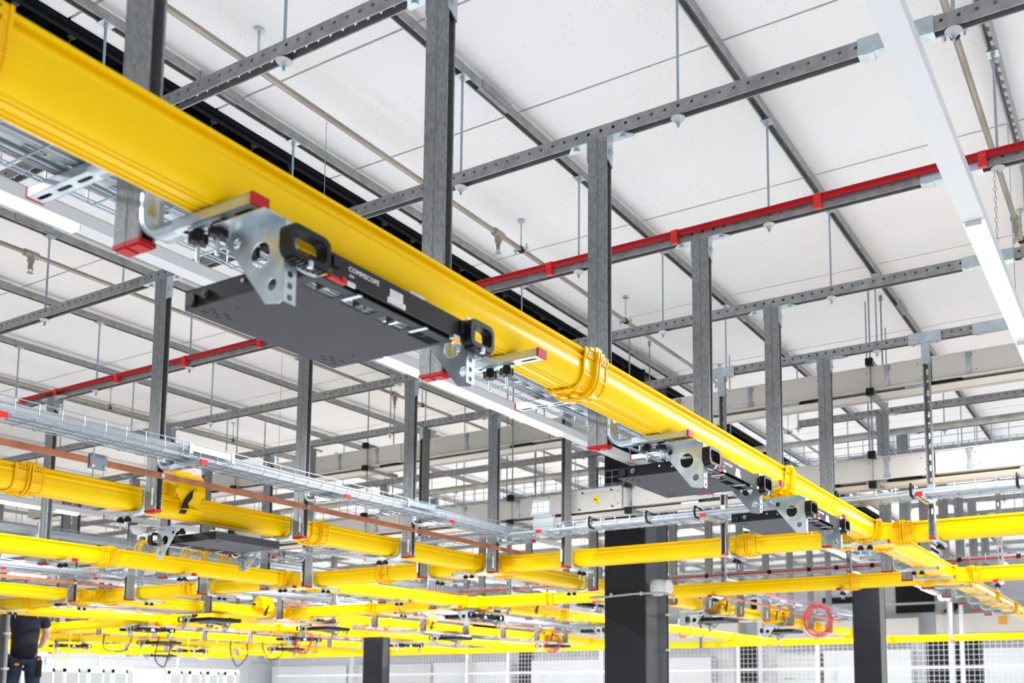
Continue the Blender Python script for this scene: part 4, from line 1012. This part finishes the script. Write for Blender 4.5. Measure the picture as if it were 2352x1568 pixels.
# ================================================================ CABLE LOOPS
def loops(label, c, R, n, mat, name, plane='xz', jitter=.03, r=.005):
    m = MB()
    for k in range(n):
        rr = R * (1 + random.uniform(-.12, .12)); ox, oz = random.uniform(-jitter, jitter), random.uniform(-jitter, jitter); oy = random.uniform(-.04, .04)
        pts = []
        for q in range(20):
            a = 2 * PI * q / 20
            u, v = ox + rr * math.cos(a), oz + rr * 1.15 * math.sin(a)
            pts.append((oy + .02 * math.sin(a * 2 + k), u, v) if plane == 'yz' else (u, oy + .02 * math.sin(a * 2 + k), v))
        m.tube(pts, r, 5, closed=True)
    o = m.build(name, mat, None, c); tag(o, label, 'cable coil'); return o
loops('coil of thin red cable hanging in front of the far black column', (14.3, 4.50, 1.08), .20, 9, REDCAB, 'cable_coil', 'yz')
loops('coil of red cable hanging between far ducts left of the big column', (16.6, 10.7, 1.0), .16, 6, REDCAB, 'cable_coil', 'yz')
loops('red cable coil hanging low at the left centre', (12.6, 13.42, .93), .2, 6, REDCAB, 'cable_coil', 'yz')
for k, (x, y) in enumerate([(5.35, 7.62), (5.82, 7.62), (6.05, 7.62), (6.30, 7.62)]):
    loops('small bunch of looped yellow fibres above the third duct row, %s from the left' % ORD[k], (x, y, 1.215), .095, 6, YELCAB, 'fibre_bunch', 'xz', .03, .0045)['group'] = 'yellow fibre bunches'
for k, (x, y) in enumerate([(9.9, 16.5), (10.8, 16.5), (11.9, 16.5), (12.6, 16.5), (13.6, 16.5), (14.4, 16.5)]):
    dp_ = [.52, .70, .45, .62, .50, .66][k]; wd_ = [.3, .55, .25, .6, .35, .5][k]
    m = MB().tube([(wd_ * (1 - math.cos(PI * q / 12)) / 2 + .03 * math.sin(q + k), .05 * math.sin(q * .5), 1.01 - (1.01 - dp_) * math.sin(PI * q / 12) ** (.6 + .1 * k)) for q in range(13)], .012, 6).build('hanging_cable', BLK if k % 3 else YELCAB, None, (x, y, .05))
    tag(m, 'cable drooping above the cream cabinets, %s from the left' % ORD[k], 'cable', 'cables drooping above the cabinets')
# ================================================================ CABINETS lower left
cabs = [(10.35, 10.95), (11.02, 11.42), (11.5, 11.93), (12.0, 12.42), (12.52, 12.8), (13.3, 13.7), (13.75, 14.1), (14.15, 14.5), (14.55, 14.9)]
xx = 9.9; k = 0
for (x0, x1) in [(9.95, 10.45), (10.50, 11.02), (11.02, 11.50), (11.50, 12.0), (12.0, 12.5), (13.25, 13.75), (13.75, 14.2), (14.2, 14.65), (14.65, 15.1)]:
    e = empty('equipment_cabinet', 'cream equipment cabinet in the row at the lower left, %s from the left' % ORD[k], 'cabinet', (x0, 18.0, -1.7), 0, 'cream cabinets in a row'); W = x1 - x0; hh = 2.22
    MB().box(0, W - .01, .02, .8, 0, hh).build('body', CABM, e)
    d_ = MB().box(.02, .07, -.01, .02, .08, hh - .05).box(W * .62, W * .70, -.01, .02, .08, hh - .05).box(.02, W * .70, -.01, .02, hh - .12, hh - .05).build('door', CABM, e)
    MB().box(.07, W * .62, .0, .02, .10, hh - .12).build('mesh_panel', CABG, d_)
    MB().box(.03, .055, -.03, -.01, hh - .5, hh - .38).build('handle', nmat('green_black', (.02, .06, .03), .5) if k == 0 else bpy.data.materials['green_black'], d_)
    MB().box(W * .73, W - .02, .0, .02, .08, hh - .08).build('side_panel', CABG, e)
    k += 1
MB_ = MB().box(12.5, 13.25, 18.1, 18.8, -1.7, .50).build('equipment_cabinet', WHTP, None); tag(MB_, 'plain white cabinet block between the two groups of cream cabinets', 'cabinet')
# ================================================================ MESH FENCE
k = 0
fy = [1.3, 3.78, 6.95, 8.9, 11.7, 15.6, 17.0, 20.2, 24.5]
for a, b in zip(fy[:-1], fy[1:]):
    e = empty('mesh_fence', 'white wire mesh fence bay in front of the white panels, %s from the right' % ORD[k], 'fence', (22.0, a, -1.7), 0, 'white mesh fence bays')
    MB().box(-.03, .03, -.04, .04, 0, 2.85 if k != 1 else 4.6).build('fence_post', WHT, e)
    MB().box(-.015, .015, 0, b - a, 2.22, 2.27).box(-.015, .015, 0, b - a, 1.2, 1.25).build('fence_rail', WHT, e)
    m = MB(); L = b - a; y = .055
    while y < L: m.box(-.004, .004, y - .004, y + .004, 0, 2.80); y += .11
    z = 1.3
    while z < 2.82: m.box(-.004, .004, 0, L, z - .004, z + .004); z += .11
    m.build('wire_mesh', WHT, e, kind='stuff')
    k += 1
for q in range(3):
    a = 14.6 + q * 2.5
    e = empty('mesh_fence', 'white mesh fence bay along the far left wall, %s from the left' % ORD[q], 'fence', (a, 26.2, -1.7), 0, 'white mesh fence bays')
    MB().box(-.04, .04, -.03, .03, 0, 2.85).build('fence_post', WHT, e)
    MB().box(0, 2.5, -.015, .015, 2.22, 2.27).box(0, 2.5, -.015, .015, 1.2, 1.25).build('fence_rail', WHT, e)
    m = MB()
    for u in range(1, 23): m.box(u * .11 - .004, u * .11 + .004, -.004, .004, 0, 2.8)
    for u in range(14): m.box(0, 2.5, -.004, .004, 1.3 + u * .11, 1.308 + u * .11)
    m.build('wire_mesh', WHT, e, kind='stuff')
for (y, z, txt) in [(8.30, .34, 'Schneider'), (4.22, .50, 'Schneider')]:
    t = text_mesh(txt, .062); t.materials.append(GRN); to = put(t, 'printed_name', wb, (23.54, y, z + H)); to.rotation_euler = (PI / 2, 0, -PI / 2)
    to.location = (23.54, y, z)
for k, (y, z) in enumerate([(3.15, 1.62), (6.3, 1.62), (11.2, 1.6)]):
    o = MB().box(23.48, 23.495, y - .09, y + .09, z - .09, z + .09).build('orange_sign', ORNG, wb)
# ================================================================ WORKER ON A LADDER (left edge)
px, py = 8.03, 14.06
e = empty('person', 'worker seen from behind in dark blue t-shirt and dark work jeans on a ladder', 'person', (px, py, -.45))
# figure built in a local frame: lx = along camera right, ly = away from camera
ang = math.atan2(py, px); e.rotation_euler = (0, 0, ang - PI / 2)
def skin_obj(name, verts, edges, radii, mat, parent, lv=2):
    me = bpy.data.meshes.new(name); me.from_pydata(verts, edges, []); me.update()
    o = bpy.data.objects.new(name, me); COL.objects.link(o); o.parent = parent
    me.materials.append(mat)
    s_ = o.modifiers.new('skin', 'SKIN'); s_.use_smooth_shade = True
    for v, r in zip(me.skin_vertices[0].data, radii):
        v.radius = r if isinstance(r, tuple) else (r, r)
    me.skin_vertices[0].data[0].use_root = True
    u = o.modifiers.new('sub', 'SUBSURF'); u.levels = lv; u.render_levels = lv
    return o
Fz = 1.05
V = [(0, 0, 1.02), (0, 0, 1.20), (0, .02, 1.40), (0, .04, 1.56), (0, .06, 1.68), (0, .10, 1.78), (0, .12, 1.90),          # pelvis..head
     (.20, .04, 1.55), (.27, .10, 1.32), (.22, .26, 1.16), (.20, .34, 1.12),                                                  # right arm
     (-.20, .04, 1.55), (-.27, .16, 1.36), (-.18, .36, 1.46), (-.16, .44, 1.50),
     (.105, 0, .96), (.125, .03, .56), (.12, -.03, .14), (.12, .08, .05),
     (-.105, 0, .96), (-.125, .05, .56), (-.12, 0, .14), (-.12, .10, .05)]
E_ = [(0, 1), (1, 2), (2, 3), (3, 4), (4, 5), (5, 6), (3, 7), (7, 8), (8, 9), (9, 10), (3, 11), (11, 12), (12, 13), (13, 14), (0, 15), (15, 16), (16, 17), (17, 18), (0, 19), (19, 20), (20, 21), (21, 22)]
Rr = [(.13, .09), (.12, .09), (.16, .10), (.15, .09), .06, (.085, .095), (.08, .095), .075, .052, .042, .032, .075, .052, .042, .032, .105, .070, .050, .045, .105, .070, .050, .045]
skin_obj('body', V, E_, Rr, SKIN, e)
sv = [(0, 0, .84), (0, 0, 1.22), (0, .02, 1.42), (0, .04, 1.58), (0, .05, 1.62), (.20, .04, 1.56), (.265, .09, 1.37), (-.20, .04, 1.56), (-.265, .13, 1.40)]
skin_obj('t_shirt', sv, [(0, 1), (1, 2), (2, 3), (3, 4), (3, 5), (5, 6), (3, 7), (7, 8)], [(.185, .145), (.185, .14), (.215, .145), (.19, .12), .075, .095, .078, .095, .078], NAVY, e)
tv = [(0, 0, 1.06), (.11, 0, .92), (.13, .03, .58), (.125, -.02, .18), (-.11, 0, .92), (-.13, .05, .58), (-.125, .01, .18)]
skin_obj('trousers', tv, [(0, 1), (1, 2), (2, 3), (0, 4), (4, 5), (5, 6)], [(.185, .145), (.125, .13), (.092, .095), .078, (.125, .13), (.092, .095), .078], DENIM, e)
MB().lathe((0, .12, 1.78), [(.06, -.02), (.098, .04), (.102, .12), (.08, .18), (.03, .205)], 14).build('hair', HAIR, e)
for sx in (-1, 1):
    MB().box(sx * .12 - .045, sx * .12 + .045, -.10, .16, -.02, .07).box(sx * .12 - .04, sx * .12 + .04, -.10, .05, .07, .12).build('shoe', BLK, e)
    MB().box(sx * .20 - .03, sx * .20 + .03, -.10, .06, .68, .92).build('tool_pouch', BLK, e)
    hx = .20 if sx > 0 else -.16; hy, hz_ = (.36, 1.11) if sx > 0 else (.46, 1.51)
    for q in range(5):
        off = (q - 2) * .018
        skin_obj('finger', [(hx + off * .6, hy, hz_), (hx + off, hy + .05, hz_ + .005), (hx + off, hy + (.085 if q else .06), hz_ - .012)], [(0, 1), (1, 2)], [.012, .009, .007], SKIN, e, 1)
MB().box(-.10, -.05, -.155, -.15, .84, .87).build('orange_patch', ORNG, e); MB().box(.17, .20, -.12, -.115, .92, .95).build('orange_patch', ORNG, e)
MB().tube([(.03, -.09, 1.60), (.12, -.10, 1.55), (.17, -.06, 1.50)], .006, 5).build('orange_piping', ORNG, e)
# ladder
l = empty('step_ladder', 'aluminium step ladder under the worker at the left edge', 'ladder', (px, py, -1.7)); l.rotation_euler = e.rotation_euler
for sx in (-1, 1):
    MB().prism([(-.06, 0), (.0, 0), (.32, 1.6), (.26, 1.6)], sx * .26 - .012, sx * .26 + .012, 'x').build('side_rail', ZINC, l)
    MB().prism([(.80, 0), (.84, 0), (.34, 1.6), (.30, 1.6)], sx * .24 - .01, sx * .24 + .01, 'x').build('rear_leg', ZINC, l)
for q in range(5): MB().box(-.25, .25, -.03 + q * .05, .09 + q * .05, .225 + q * .25, .245 + q * .25).build('step', ZINC, l)
